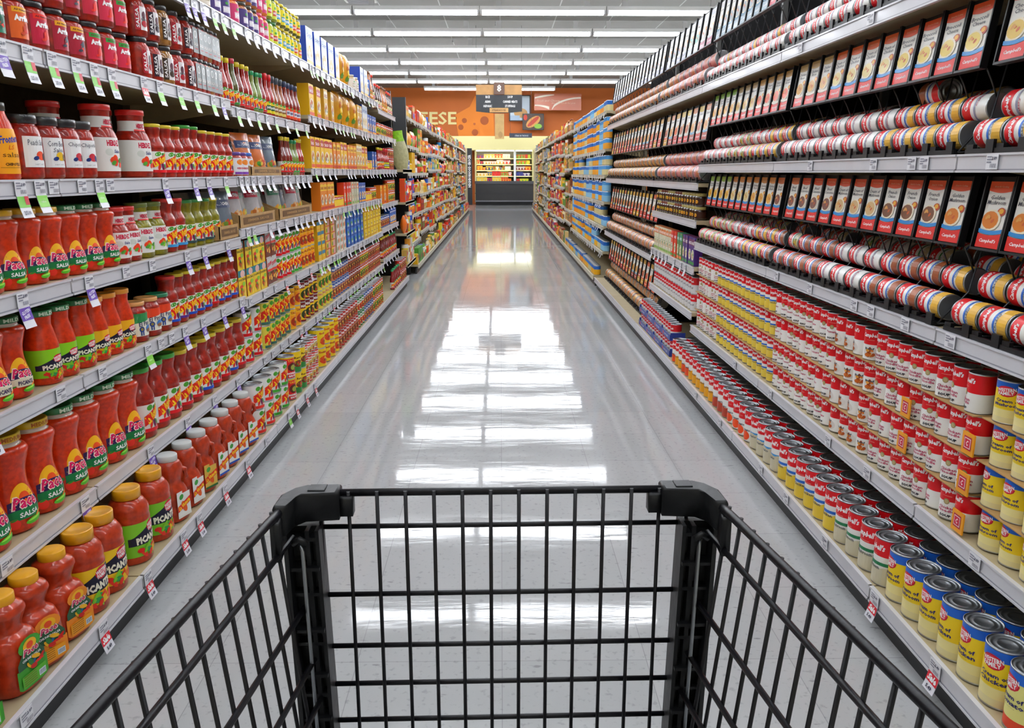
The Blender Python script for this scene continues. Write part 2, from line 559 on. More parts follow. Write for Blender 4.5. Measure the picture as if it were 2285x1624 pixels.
def jug_vic(desc, stripe='1c4fb4', bg='f0f0ea'):
    mb = MB()
    pr = smooth_prof([(.040, 0), (.047, .005), (.048, .07), (.047, .09), (.038, .112), (.036, .125), (.040, .14), (.040, .165), (.034, .18), (.028, .186)])
    mb.lathe(pr, SALSA_J, 28, n=2.6, cap1=False)
    mb.part(1)
    mb.lathe([(.030, .185), (.0315, .187), (.0315, .202), (.029, .204), (.0001, .204)], M('c6cac8', .35, coat=.3), 24, cap1=False)
    mb.part(3)
    mb.tube([(.022, -.030, .118), (.034, -.038, .128), (.034, -.036, .150), (.022, -.028, .158)], .008, SALSA_J, 8)
    mb.part(2)
    A = Art(mb, flat(.0487))
    A.box(-.030, .030, .015, .088, bg)
    A.band(-.030, -.004, .070, .096, bg, n=3)
    A.ell(-.010, .078, .010, .008, '3f9a3c', .4)
    A.ell(0, .046, .010, .020, 'e05a1c', .5)
    A.band(-.030, .030, lambda t: .034 + .020 * t, lambda t: .052 + .020 * t, 'e02410', n=6)
    A.text('La Victoria', 0, .053, .056, .014, 'ffd21c', .2, .05, .32)
    A.band(-.030, .030, .015, .022, stripe, n=4)
    return Prod('salsa_jug', 'jug', desc, mb, ['salsa_jug', 'cap', 'label', 'handle'], .096, .204, .048)

def jug_wf(bg, desc):
    s = 1.22
    p = [(.043, 0), (.046, .004), (.047, .03), (.047, .095), (.0475, .1), (.046, .108), (.047, .115), (.045, .128), (.036, .142), (.028, .148)]
    j = jar('picante_jug', desc, [(r * s, z * s) for r, z in p], SALSA_J, (.032 * s, .147 * s, .17 * s), 'e0a010', (.018 * s, .096 * s, bg), art_picante(bg, top=.094, bot=.018), cat='jug')
    return j

# bottles
BOT = [(.024, 0), (.027, .004), (.027, .09), (.024, .115), (.015, .15), (.0125, .17), (.012, .195)]
def bottle(kind, desc, body, lid, bg, art, s=1.0, prof=None, lid_r=.0145, lh=.02, lab=(.018, .078)):
    p = [(r * s, z * s) for r, z in (prof or BOT)]
    zt = p[-1][1]
    return jar(kind, desc, p, body, (lid_r * s, zt - .002, zt + lh * s), lid, (lab[0] * s, lab[1] * s, bg), art, cat='bottle', seg=20)
def art_bot(c1, t='HOT', c2='ffffff'):
    def f(A, R, h):
        A.band(-.02, .02, .03, .055, c1, n=8)
        A.text(t, 0, .043, .034, .013, c2, 0, .04)
        A.ell(0, .068, .009, .006, '3f9a3c')
    return f

# soup cans
def art_camp(name, name2='SOUP', medal=True, split=.5, bowl=None, stripe=None, food=None, low=None):
    def f(A, r, h):
        A.text("Campbell's", 0, h * (split + (1 - split) * .58), r * 1.85, h * .17, 'ffffff', .25, .035)
        A.text('CONDENSED', 0, h * (split + (1 - split) * .30), r * .8, h * .022, 'e8a090', 0, .02)
        if stripe:
            A.band(-r * pi, r * pi, h * (split - .07), h * split, stripe, n=28)
        if low:
            A.band(-r * pi, r * pi, h * .03, lambda t: h * (low[1] + .02 * sin(t * 40)), low[0], n=28)
        if medal:
            A.ell(0, h * split, r * .24, r * .24, '9a8a5c')
            A.ell(0, h * split, r * .17, r * .17, 'b8a878')
        if bowl:
            A.ell(r * .1, h * .24, r * .8, h * .17, 'e4e0da')
            A.food(r * .1, h * .25, r * .72, h * .15, bowl, 12, 6)
        if food:
            A.ell(0, h * .20, r * .6, h * .15, food)
        ly = name.split('|')
        for i, w_ in enumerate(ly):
            A.text(w_, 0, h * (split - .12 - (.05 if medal else 0) - .085 * i), r * min(1.3, .22 * len(w_)), h * .075, 'b01850' if not bowl and not low and not food else '4a4a52', 0, .025)
        if name2:
            A.text(name2, -.0, h * .11, r * .95, h * .075, '1c1c2c', 0, .05)
    return f
RED, WHT = 'd8101c', 'f2f2ee'
def soup(desc, art, r=.033, h=.1, split=.5, kind='soup_can', low=WHT):
    return can(kind, desc, r, h, [(.03, split, low), (split, .97, RED)], art, cat='soup can')

def art_wf(w1, w2):
    def f(A, r, h):
        wf_logo(A, -r * .15, h * .76, r * 1.25, h * .25)
        A.text('Cream of', 0, h * .545, r * 1.5, h * .075, '24206c', 0, .03)
        A.text(w2, 0, h * .45, r * 1.6, h * .075, '24206c', 0, .03)
        A.text('condensed soup', 0, h * .38, r * .8, h * .02, '9a8a4c')
    return f
def wfcan(w2, desc, r=.042, h=.14, kind='large_soup_can', low='e6d9a0'):
    return can(kind, desc, r, h, [(.03, .16, low), (.16, .34, 'efe19a'), (.34, .80, 'f4d21c'), (.80, .97, '1c62c8')], art_wf('', w2), cat='soup can')

# ------------------------------------------------------------------ placing
sp, cp = sin(PITCH), cos(PITCH)
def zat(px, X, zh):
    D = F * X / abs(px - 1117)
    return (D - (CAMH - zh) * sp) / cp
def project(x, y, z):
    c, s = cos(YAW), sin(YAW)
    xr, yr = x * c - y * s, x * s + y * c
    zz = z - CAMH
    D = yr * cp - zz * sp
    if D < .05:
        return None
    return (W / 2 + F * xr / D, H / 2 - F * (zz * cp + yr * sp) / D, D)

PL = []      # every product to place
ORD = 'first second third fourth fifth sixth seventh eighth ninth tenth eleventh twelfth thirteenth fourteenth fifteenth sixteenth seventeenth eighteenth nineteenth twentieth'.split()
def nth(n):
    if n < 20:
        return ORD[n]
    k = n + 1
    return '%d%s' % (k, {1: 'st', 2: 'nd', 3: 'rd'}.get(k % 10 if k % 100 not in (11, 12, 13) else 0, 'th'))

def put(prod, x, y, z, rot, where, layer=0, row=0, scale=1.0, mtx=None):
    p = project(x, y, z + prod.h / 2)
    if p is None or p[0] < -170 or p[0] > W + 170 or p[1] < -140 or p[1] > H + 170:
        return
    PL.append(dict(prod=prod, loc=(x, y, z), rot=rot, where=where, layer=layer, row=row, px=F * prod.h / p[2] * (.35 if row else 1), y=y, scale=scale, mtx=mtx))

def bias(pr):
    return .0 if pr.desc.startswith('square') and 'grey' in pr.desc else .30 if pr.cat in ('jar', 'bottle', 'food can', 'soup can', 'jug') else .0
def runz(side, where, zs, y0, y1, prods, pitch=None, n=None, layers=1, rows=1, xf=1.155, yaw=10, tray=False, lgap=.0, jit=.004, maxh=9):
    P = prods if isinstance(prods, list) else [prods]
    pt = pitch or (P[0].w + .006)
    n = n or max(1, int(round((y1 - y0) / pt)))
    pt = (y1 - y0) / n
    for i in range(n):
        pr = P[i * len(P) // n] if len(P) < n else P[i % len(P)]
        for r_ in range(rows):
            for l in range(layers):
                if l and (l + 1) * pr.h > maxh:
                    continue
                if r_ and layers > 1 and l < layers - 1 and layers > 2:
                    continue
                x = side * (xf + pr.r + r_ * (2 * pr.r + .006) + RND.uniform(0, jit))
                y = y0 + pt * (i + .5) + RND.uniform(-jit, jit) * .4
                put(pr, x, y, zs + l * (pr.h + lgap), (0, 0, side * (-pi / 2 + bias(pr)) + radians(RND.uniform(-yaw, yaw))), where, l, r_)
def run(side, where, zs, px0, px1, prods, xf=1.155, **k):
    P = prods[0] if isinstance(prods, list) else prods
    X = xf + P.r
    runz(side, where, zs, zat(px0, X, zs), zat(px1, X, zs), prods, xf=xf, **k)

def tagset(o, label, cat, group=None, kind=None):
    if label: o['label'] = label
    if cat: o['category'] = cat
    if group: o['group'] = group
    if kind: o['kind'] = kind
def obj(name, me, parent=None, loc=None):
    o = bpy.data.objects.new(name, me)
    COL.objects.link(o)
    if parent: o.parent = parent
    if loc: o.location = loc
    return o
def struct(name, mb):
    o = obj(name, mb.mesh(name))
    o['kind'] = 'structure'
    return o

#PART2
# ------------------------------------------------------------------ setting
def floor_material():
    m = bpy.data.materials.new('floor_tile')
    m.use_nodes = True
    nt = m.node_tree
    N, L = nt.nodes, nt.links
    b = N['Principled BSDF']
    tc = N.new('ShaderNodeTexCoord')
    br = N.new('ShaderNodeTexBrick')
    br.offset = 0
    br.inputs['Scale'].default_value = 1
    br.inputs['Brick Width'].default_value = .38
    br.inputs['Row Height'].default_value = .38
    br.inputs['Mortar Size'].default_value = .0012
    br.inputs['Color1'].default_value = lin('b6b7b8')
    br.inputs['Color2'].default_value = lin('aeb0b1')
    br.inputs['Mortar'].default_value = lin('98999a')
    L.new(tc.outputs['Object'], br.inputs['Vector'])
    n1 = N.new('ShaderNodeTexNoise'); n1.inputs['Scale'].default_value = 55; n1.inputs['Detail'].default_value = 5
    L.new(tc.outputs['Object'], n1.inputs['Vector'])
    r1 = N.new('ShaderNodeMapRange'); r1.inputs[1].default_value, r1.inputs[2].default_value, r1.inputs[3].default_value, r1.inputs[4].default_value = .32, .42, .75, 1
    L.new(n1.outputs[0], r1.inputs[0])
    mx = N.new('ShaderNodeMix'); mx.data_type = 'RGBA'; mx.blend_type = 'MULTIPLY'; mx.inputs[0].default_value = .8
    L.new(br.outputs['Color'], mx.inputs[6]); L.new(r1.outputs[0], mx.inputs[7])
    # short scuffs
    mp = N.new('ShaderNodeMapping'); mp.inputs['Scale'].default_value = (9, 30, 9); mp.inputs['Rotation'].default_value = (0, 0, .5)
    L.new(tc.outputs['Object'], mp.inputs['Vector'])
    n2 = N.new('ShaderNodeTexNoise'); n2.inputs['Scale'].default_value = 1.5; n2.inputs['Detail'].default_value = 3
    L.new(mp.outputs[0], n2.inputs['Vector'])
    r2 = N.new('ShaderNodeMapRange'); r2.inputs[1].default_value, r2.inputs[2].default_value, r2.inputs[3].default_value, r2.inputs[4].default_value = .26, .31, .55, 1
    L.new(n2.outputs[0], r2.inputs[0])
    m2 = N.new('ShaderNodeMix'); m2.data_type = 'RGBA'; m2.blend_type = 'MULTIPLY'; m2.inputs[0].default_value = .8
    L.new(mx.outputs[2], m2.inputs[6]); L.new(r2.outputs[0], m2.inputs[7])
    L.new(m2.outputs[2], b.inputs['Base Color'])
    # waxed film: slightly wavy gloss
    mp3 = N.new('ShaderNodeMapping'); mp3.inputs['Scale'].default_value = (1.5, 7, 2)
    L.new(tc.outputs['Object'], mp3.inputs['Vector'])
    n3 = N.new('ShaderNodeTexNoise'); n3.inputs['Scale'].default_value = 2.5; n3.inputs['Detail'].default_value = 6
    L.new(mp3.outputs[0], n3.inputs['Vector'])
    r3 = N.new('ShaderNodeMapRange'); r3.inputs[1].default_value, r3.inputs[2].default_value = .3, .7
    r3.inputs[3].default_value, r3.inputs[4].default_value = .02, .085
    L.new(n3.outputs[0], r3.inputs[0]); L.new(r3.outputs[0], b.inputs['Roughness'])
    bp = N.new('ShaderNodeBump'); bp.inputs['Strength'].default_value = .03; bp.inputs['Distance'].default_value = .01
    L.new(n3.outputs[0], bp.inputs['Height']); L.new(bp.outputs[0], b.inputs['Normal'])
    b.inputs['IOR'].default_value = 1.55
    b.inputs['Specular IOR Level'].default_value = .19
    return m

def ceiling_material():
    m = bpy.data.materials.new('ceiling_tile')
    m.use_nodes = True
    nt = m.node_tree
    N, L = nt.nodes, nt.links
    b = N['Principled BSDF']
    tc = N.new('ShaderNodeTexCoord')
    br = N.new('ShaderNodeTexBrick'); br.offset = 0
    br.inputs['Scale'].default_value = 1
    br.inputs['Brick Width'].default_value = 1.22
    br.inputs['Row Height'].default_value = 1.215
    br.inputs['Mortar Size'].default_value = .012
    br.inputs['Color1'].default_value = lin('7a7a76'); br.inputs['Color2'].default_value = lin('72726e'); br.inputs['Mortar'].default_value = lin('b4b4b4')
    L.new(tc.outputs['Object'], br.inputs['Vector'])
    L.new(br.outputs['Color'], b.inputs['Base Color'])
    b.inputs['Roughness'].default_value = .7
    return m

CZ, YEND, YBACK = 4.55, 34.2, -3.0
mb = MB(); mb.box(-7, 7, YBACK, YEND, -.1, 0, floor_material()); struct('floor', mb)
mb = MB(); mb.box(-7, 7, YBACK, YEND, CZ, CZ + .1, ceiling_material()); struct('ceiling', mb)
WALLC = M('d9d2c0', .7, noise=.04)
mb = MB(); mb.box(-7.15, -7, YBACK, YEND, 0, CZ, WALLC); struct('wall_left', mb)
mb = MB(); mb.box(7, 7.15, YBACK, YEND, 0, CZ, WALLC); struct('wall_right', mb)
mb = MB(); mb.box(-7, 7, YBACK - .1, YBACK, 0, CZ, WALLC); struct('wall_back', mb)
mb = MB()
mb.box(-7, 7, YEND, YEND + .1, 0, CZ, M('cc6a1c', .6, noise=.1, scale=.6))
mb.box(-7, 7, YEND - .06, YEND, 2.42, 2.62, M('1d2230', .5))
struct('wall_front', mb)

# ------------------------------------------------------------------ fluorescent strips
TUBE = bpy.data.materials.new('fluorescent_tube')
TUBE.use_nodes = True
tb = TUBE.node_tree.nodes['Principled BSDF']
tb.inputs['Base Color'].default_value = (1, 1, 1, 1)
tb.inputs['Emission Color'].default_value = (.90, .94, 1, 1)
tb.inputs['Emission Strength'].default_value = LAMP
mb = MB()
for sx_ in (-.05, .05):
    mb.box(-1.16, 1.16, sx_ - .025, sx_ + .025, -.05, -.005, TUBE)
tube_me = mb.mesh('tube')
mb = MB()
mb.box(-1.2, 1.2, -.10, .10, .012, .085, M('dcdcdc', .5))
mb.box(-1.2, 1.2, -.045, .045, 0, .012, M('e8e8e8', .4))
mb.box(-1.2, -1.165, -.09, .09, -.055, .012, M('c8c8cc', .5)); mb.box(1.165, 1.2, -.09, .09, -.055, .012, M('c8c8cc', .5))
mb.box(-.9, -.8, -.04, .04, .085, .25, M('b8b8b8', .5)); mb.box(.8, .9, -.04, .04, .085, .25, M('b8b8b8', .5))
hous = mb.mesh('fluorescent_light')
LZ = 4.25
k = 0
for i in range(16):
    y = 16.69 + 2.45 * (i - 9)
    for j in range(5):
        x = .82 + (j - 2) * 2.42
        if y < YBACK + .3 or (i == 15 and j not in (1, 2)):
            continue
        o = obj('fluorescent_light', hous, loc=(x, y, LZ))
        obj('tube', tube_me, o)
        tagset(o, 'white twin tube ceiling light, %s from left in %s row from far wall' % (nth(j), nth(15 - i)), 'ceiling light', 'fluorescent strips under the ceiling')
# ceiling vent and sprinklers
mb = MB()
mb.box(-.3, .3, -.3, .3, 0, .02, M('c4c4c0', .5))
for k in range(7):
    mb.box(-.24, .24, -.25 + k * .08, -.22 + k * .08, -.02, 0, M('77777a', .5))
vent = obj('ceiling_vent', mb.mesh('ceiling_vent'), loc=(-2.75, 17.1, CZ - .021))
tagset(vent, 'square slatted air vent set in the grey ceiling tiles', 'vent')
mb = MB()
mb.lathe([(.004, -.09), (.03, -.085), (.012, -.07), (.012, 0), (.03, 0)], M('8a8a88', .4), 10)
spm = mb.mesh('sprinkler_head')
for n_, (x, y) in enumerate([(-1.35, 14.6), (1.85, 14.6), (-1.2, 21.9), (1.9, 21.9), (-.1, 19.5)]):
    o = obj('sprinkler_head', spm, loc=(x, y, CZ))
    tagset(o, 'small metal sprinkler under the ceiling, %s row, %s of the aisle' % (('nearer', 'nearer', 'farther', 'farther', 'middle')[n_], ('left', 'right', 'left', 'right', 'centre')[n_]), 'sprinkler', 'ceiling sprinklers')

# ------------------------------------------------------------------ shelving
XF, XB = 1.14, 1.04     # front of the upper shelves, front of the base deck
SIDE = {-1: 'left', 1: 'right'}
LEFT = [.39, .714, .975, 1.233, 1.548, 1.882]
bays = []
def bay(side, y0, y1, levels, backmat, idx, rail=RAIL, top=2.15, depth=.44, what='jars'):
    root = bpy.data.objects.new('gondola_shelf_unit', None)
    COL.objects.link(root)
    root.location = (0, 0, 0)
    tagset(root, 'grey metal %s aisle shelf bay with white price rails, %s from the near end' % (SIDE[side], nth(idx)), 'shelving', '%s gondola shelving' % SIDE[side])
    S = side
    def xb(a, b):
        return (min(S * a, S * b), max(S * a, S * b))
    mb = MB(); x0, x1 = xb(1.59, 1.61); mb.box(x0, x1, y0, y1, .1, top, backmat)
    obj('back_panel', mb.mesh('back_panel'), root)
    mb = MB(); x0, x1 = xb(XB + .026, 1.06 + .018 + 0.0); x0, x1 = xb(1.066, 1.085); mb.box(x0, x1, y0, y1, 0, .075, M('1c1c20', .5))
    obj('kick_plate', mb.mesh('kick_plate'), root)
    mb = MB(); x0, x1 = xb(XB + .006, 1.59); mb.box(x0, x1, y0 + .003, y1 - .003, .09, .114, SHELF)
    deck = obj('base_deck', mb.mesh('base_deck'), root)
    g = .004
    def raili(xf, zt, zb, par):
        mb = MB()
        x0, x1 = xb(xf, xf + .006)
        mb.box(x0, x1, y0 + g, y1 - g, zb, zt, rail)
        x0, x1 = xb(xf - .004, xf + .008); mb.box(x0, x1, y0 + g, y1 - g, zt - .004, zt + .001, rail)
        mb.box(x0, x1, y0 + g, y1 - g, zb - .001, zb + .004, rail)
        x0, x1 = xb(xf - .0015, xf + .004); mb.box(x0, x1, y0 + g, y1 - g, zb + .0045, zb + .007, M('8f8f98', .4))
        obj('price_rail', mb.mesh('price_rail'), par)
    raili(XB, .116, .07, deck)
    for (z, zb, xf) in levels:
        mb = MB()
        x0, x1 = xb(xf + .006, 1.585)
        mb.box(x0, x1, y0 + .003, y1 - .003, z - .022, z - .001, SHELF)
        for yy in (y0 + .006, y1 - .010):
            o_ = len(mb.v)
            for dy in (0, .004):
                mb.v += [(S * (xf + .05), yy + dy, z - .022), (S * 1.58, yy + dy, z - .022), (S * 1.58, yy + dy, z - .09), (S * (xf + .12), yy + dy, z - .04)]
            for q in ((0, 1, 2, 3), (7, 6, 5, 4), (0, 3, 7, 4), (3, 2, 6, 7)):
                mb.face([o_ + a for a in q], SHELF)
        s_ = obj('shelf', mb.mesh('shelf'), root)
        raili(xf, z, zb, s_)
    mb = MB(); x0, x1 = xb(1.56, 1.6)
    mb.box(x0, x1, y0 - .012, y0 + .012, 0, top, M('5a5a58', .5) if backmat is BACKR else M('6a6250', .5))
    obj('upright', mb.mesh('upright'), root)

def lv(*zs, xf=XF, t=.042):
    return [(z, z - t, xf) for z in zs]
LB = [.70, 2.16, 3.61, 5.06, 6.51, 7.96, 9.2]
bay(-1, .70, 2.16, lv(.39, .714, .975, 1.233, 1.548, 1.882), BACKL, 0)
bay(-1, 2.16, 3.61, lv(.39, .714, .975, 1.233, 1.548, 1.882), BACKL, 1)
bay(-1, 3.61, 5.06, lv(.39, .70, 1.008, 1.235, 1.525, 1.882), BACKL, 2)
bay(-1, 5.06, 6.51, lv(.39, .70, 1.008, 1.275, 1.585, 1.882), BACKL, 3)
bay(-1, 6.51, 7.96, lv(.39, .70, 1.008, 1.275, 1.585, 1.882), BACKL, 4)
bay(-1, 7.96, 9.2, lv(.42, .72, .95, 1.28, 1.60, 1.83), BACKR, 5)
RN = lv(.36, .854, 1.293, 1.728)
bay(1, .675, 2.075, RN, BACKR, 0, top=2.34)
bay(1, 2.075, 3.475, RN, BACKR, 1, top=2.34)
bay(1, 3.475, 4.80, RN, BACKR, 2, top=2.34)
bay(1, 4.80, 6.2, lv(.43, .70, .974, 1.19, 1.728), BACKR, 3, top=2.34)
bay(1, 6.2, 7.6, lv(.636, 1.19, 1.728), BACKR, 4, top=2.34)
bay(1, 7.6, 9.0, lv(.636, 1.19, 1.728), BACKR, 5, top=2.34)
FAR = {}
YFE = 27.6
for side, ys in ((-1, 10.3), (1, 9.15)):
    n = 12 if side < 0 else 13
    st = (YFE - ys) / n
    for k in range(n):
        r = random.Random(k * 7 + side)
        zs = [.40, .68, .96, 1.27, 1.58, 1.92]
        zs = [z + (r.uniform(-.05, .05) if z < 1.9 else r.uniform(-.01, .01)) for z in zs]
        if side > 0 and k < 3:
            zs = [.38, .66, .93, 1.22, 1.50, 1.90]
        xf = XF if k > 1 else XF
        bay(side, ys + st * k, ys + st * (k + 1), lv(*zs, t=.035), BACKL, 6 + k, rail=RAILF, top=2.0)
        FAR[(side, k)] = (ys + st * k, ys + st * (k + 1), zs)
# end panels
for side in (-1, 1):
    mb = MB()
    x0, x1 = sorted((side * 1.10, side * 1.72))
    mb.box(x0, x1, YFE + .01, YFE + .07, 0, 2.02, M('cfc39c', .6))
    mb.box(x0, x1, YFE + .07, YFE + .10, 0, .12, M('20201e', .6))
    o = obj('end_panel', mb.mesh('end_panel'))
    tagset(o, 'cream end panel closing the far end of the %s shelving' % SIDE[side], 'panel')
mb = MB()
mb.box(-1.62, -1.19, 9.23, 9.27, 0, 2.11, M('1b1b1e', .5))
mb.box(-1.30, -1.14, 10.22, 10.27, 0, 2.13, M('1b1b1e', .5))
mb.box(-1.62, -1.60, 9.27, 10.22, 0, 2.13, M('1b1b1e', .5))
o = obj('divider_panel', mb.mesh('divider_panel'))
tagset(o, 'tall black divider panel between the two left shelving runs', 'panel')

# ------------------------------------------------------------------ product library
# left, sauces
paceY = pace('e2b21c', None, 'SALSA', 'yellow lidded salsa jar, sunburst label')
paceG = pace('147a40', ('MILD', 'd8f0d8'), 'SALSA', 'green mild lidded salsa jar, sunburst label')
paceYL = pace('e0c020', ('MEDIUM', 'a85a1c'), 'SALSA', 'large yellow lidded salsa jar, sunburst label', 1.31)
paceGL = pace('147a40', ('MILD', 'd8f0d8'), 'SALSA', 'large salsa jar with green mild lid', 1.31)
paceP = pace('147a40', ('MILD', 'd8f0d8'), 'PICANTE', 'green lidded picante jar, cream label', 1.06, kind='picante_jar')
picL = picante('147a40', ('MILD', 'd8f0d8'), '8ccf1e', 'green lidded picante jar, lime label', 1.08)
picY = picante('e8961c', None, 'f2b41c', 'orange lidded picante jar, yellow label', 1.04)
VS = .93
vicB = vic('e8d024', '1c4fc0', 'yellow lidded salsa jar, blue striped label', 1.06)
vicR = vic('e8d024', 'd8101c', 'yellow lidded salsa jar, red striped label', 1.06)
vicG = vic('2f9a2c', 'd8101c', 'green lidded salsa jar, red striped label', 1.12)
vicRR = vic('d8201c', '3c9ad8', 'red lidded salsa jar, pale blue stripe', 1.1)
vicV = vic('2c8a3c', '2c4a4c', 'green salsa jar with green lid', 1.04, body=VERDE)
vicVY = vic('e8d024', '2c4a4c', 'green salsa jar with yellow lid', 1.04, body=VERDE)
vicP = vic('e8d024', '5a2c8c', 'yellow lidded salsa jar, purple stripe', 1.06)
vicRB = vic('d8201c', '1c4fc0', 'red lidded salsa jar, blue stripe', 1.06)
vicL = vic('2fa02c', 'd8101c', 'large salsa jar with bright green lid', 1.4)
vicLR = vic('e8d024', 'd8101c', 'large salsa jar with yellow lid', 1.34)
vicLB = vic('e8d024', '1c4fc0', 'large yellow lidded salsa jar, blue stripe', 1.34)
hrd = herdez('d8201c', 'red lidded salsa jar, white tomato label', 1.06)
hrdV = herdez('6a7a2c', 'green salsa jar with olive lid', 1.1, body=VERDE, tom='8cc63c')
hrdL = herdez('d8201c', 'large red lidded salsa jar, two labels', 1.32)
elpO = elpinto('e8a860', 'e0401c', 'orange lidded salsa jar, cream ribbon label')
elpG = elpinto('e8a860', '2f8a4c', 'orange lidded salsa jar, green topped label')
elpM = elpinto('147a50', 'e0401c', 'green lidded salsa jar, cream ribbon label')
arrs = [arriba(*a) for a in [('1f7a5c', '145a44', 'f0a81c', 'black lidded salsa jar, teal label'), ('e0601c', 'c8401c', 'f0a81c', 'black lidded salsa jar, orange label'), ('c0183c', 'e03020', 'e8281c', 'black lidded salsa jar, red label'), ('a81c34', '3c3c4c', 'f0a81c', 'black lidded salsa jar, dark red label'), ('c8203c', 'e8281c', '2f9a3c', 'black lidded salsa jar, red green label'), ('d02848', 'e8281c', '2f9a3c', 'black lidded salsa jar, pink red label')]]
wj = [whitejar(('Peach Salsa',), 'e8502c', '3c3c44', 'square label salsa jar showing a peach'), whitejar(('Corn Bean', 'Salsa'), 'e8b81c', '6a5a3c', 'square label salsa jar showing corn'), whitejar(('Chipotle',), 'c83040', '5a2c3c', 'square label salsa jar showing a dark chili'), whitejar(('Chipotle',), 'c02838', '243a78', 'square label salsa jar showing a red chili')]
def art_news(c):
    def f(A, R, h):
        A.box(-.026, .026, .02, .092, 'ece8ea')
        A.box(-.026, -.008, .02, .092, c)
        A.text('SALSA', -.017, .056, .06, .011, 'ffffff', 0, .03, pi / 2)
        A.ell(.008, .066, .009, .012, '5a2c3c')
        A.ell(.008, .040, .013, .010, c)
        A.text('Garlic', .008, .053, .028, .008, '201c2c', .2, .03)
    return f
NW = [(.036, 0), (.041, .005), (.041, .09), (.038, .105), (.033, .113), (.031, .118)]
news = [jar('salsa_jar', d, NW, b, (.034, .116, .133), l, None, art_news(c)) for d, b, l, c in [('tall black lidded salsa jar, red label', SALSA_D, '1a1a1e', 'b01c2c'), ('tall amber salsa jar with black lid', M('a8742c', .22, coat=.8, scale=90, h2='8a5a1c'), '1a1a1e', '3c2c1c'), ('tall black lidded salsa jar, dark label', SALSA_D, '1a1a1e', '2c1c2c')]]
def art_grey(A, R, h):
    A.box(-.026, .026, .018, .108, '8f9698')
    A.ell(0, .085, .014, .014, 'f0f0f0')
    A.ell(0, .085, .010, .010, 'a8b0b0')
    A.text('SALSA', 0, .050, .040, .012, 'e8e4e0', 0, .03)
    A.text('roasted', 0, .034, .030, .007, 'd02c2c', 0, .02)
greyj = [jar('salsa_jar', d, [(.027, 0), (.030, .003), (.030, .108), (.027, .114)], b, (.029, .112, .128), l, None, art_grey, n=5, seg=24) for d, b, l in [('square salsa jar with grey label', SALSA_D, '2c2c30'), ('square amber salsa jar with grey label', M('9a5a1c', .22, coat=.8), '2c2c30')]]
frontera = jar('salsa_jar', 'yellow labelled chipotle salsa jar with black lid', [(.038, 0), (.041, .005), (.040, .1), (.034, .13), (.026, .15), (.024, .16)], SALSA, (.026, .158, .178), '2c2c24', (.014, .118, 'f6a81c'), lambda A, R, h: (A.text('Frontera', 0, .094, .054, .018, '1c3ca8', .2, .03, .1), A.text('LS', 0, .075, .016, .010, 'c8301c', .3), A.text('salsa', 0, .058, .046, .011, '5a3a10', 0), A.text('CHIPOTLE', 0, .036, .040, .007, '3a1a10', 0, .03), A.band(-.03, .03, .028, .0288, '5a3a10')))
jugs_pace = [jug_pace('3f9a2c', '58b02c', 'salsa jug with lime green base label'), jug_pace('e8881c', 'e89a14', 'salsa jug with orange base label'), jug_pace('e8881c', 'e89a14', 'salsa jug with orange base label')]
jugs_pace = [stretch(j, 1.12, 1.04) for j in jugs_pace]
jugsW = [jug_wf('f0c81c', 'picante jug with orange lid and yellow label'), jug_wf('7cc42a', 'picante jug with orange lid and lime label')]
jugsV = [jug_vic('tapered salsa jug with white lid and red chili label', 'e8e8e0'), jug_vic('tapered salsa jug with white lid and yellow label', '2f6a34', 'e0b84c'), jug_vic('tapered salsa jug with white lid and blue striped label', '1c4fb4')]
jugsW = [stretch(j, 1.02, 1.10) for j in jugsW]
jugsV = [stretch(j, 1.05, 1.12) for j in jugsV]
hotb = [bottle('sauce_bottle', 'clear sauce bottle with yellow cap', M('7a1c10', .15, coat=1), 'e8d024', 'f0eee8', art_vic('d8101c', .018, .078), .95), bottle('sauce_bottle', 'dark green sauce bottle with red cap', M('5a5a2c', .15, coat=1), 'c83040', 'f0eee8', art_vic('2f8a34', .018, .078), .98), bottle('sauce_bottle', 'red sauce bottle with yellow cap', M('a01c14', .15, coat=1), 'e8d024', 'f0eee8', art_vic('d8101c', .018, .078), .95), bottle('sauce_bottle', 'green sauce bottle with green cap', M('7a8a3c', .15, coat=1), '1c9a5c', 'f0eee8', art_vic('2f8a34', .018, .078), .9), bottle('sauce_bottle', 'red sauce bottle with green cap', M('8a1c20', .15, coat=1), '1c9a5c', 'f0eee8', art_vic('d8101c', .018, .078), .92), bottle('sauce_bottle', 'slim sauce bottle with red wrapped neck', M('a81c14', .15, coat=1), 'd8101c', 'e8d21c', art_bot('2c5a2c'), .9, lh=.035), bottle('sauce_bottle', 'slim sauce bottle with black wrapped neck', M('9a4a1c', .15, coat=1), '3c4450', 'e0c860', art_bot('8a5a1c'), .9, lh=.035), bottle('sauce_bottle', 'sauce bottle with blue neck and orange label', M('8a2010', .15, coat=1), '2c3a5c', 'e0481c', art_bot('e8e8e8', 'BELL', '2c2c6c'), .92, lh=.03)]
tallb = [bottle('sauce_bottle', 'amber sauce bottle with brown cap', M('a85a14', .15, coat=1), '6a3a14', 'c87a24', art_bot('e8a030'), 1.15), bottle('sauce_bottle', 'dark sauce bottle with red cap', M('4a1c10', .15, coat=1), 'd8301c', 'e8d8b0', art_bot('c0201c'), 1.1)]
def art_box(c1, c2, t, foodc=None, tc='ffffff'):
    def f(A, w, h):
        A.band(-w * .48, w * .48, h * .70, lambda q: h * (.90 + .04 * sin(q * pi)), c1, n=8)
        A.text(t, 0, h * .79, w * .8, h * .10, tc, .1, .03)
        A.band(-w * .48, w * .48, h * .04, h * .14, c2, n=4)
        if foodc:
            A.ell(0, h * .38, w * .40, h * .19, 'f0e8d8')
            A.food(0, h * .38, w * .36, h * .17, foodc, 9, 9)
    return f
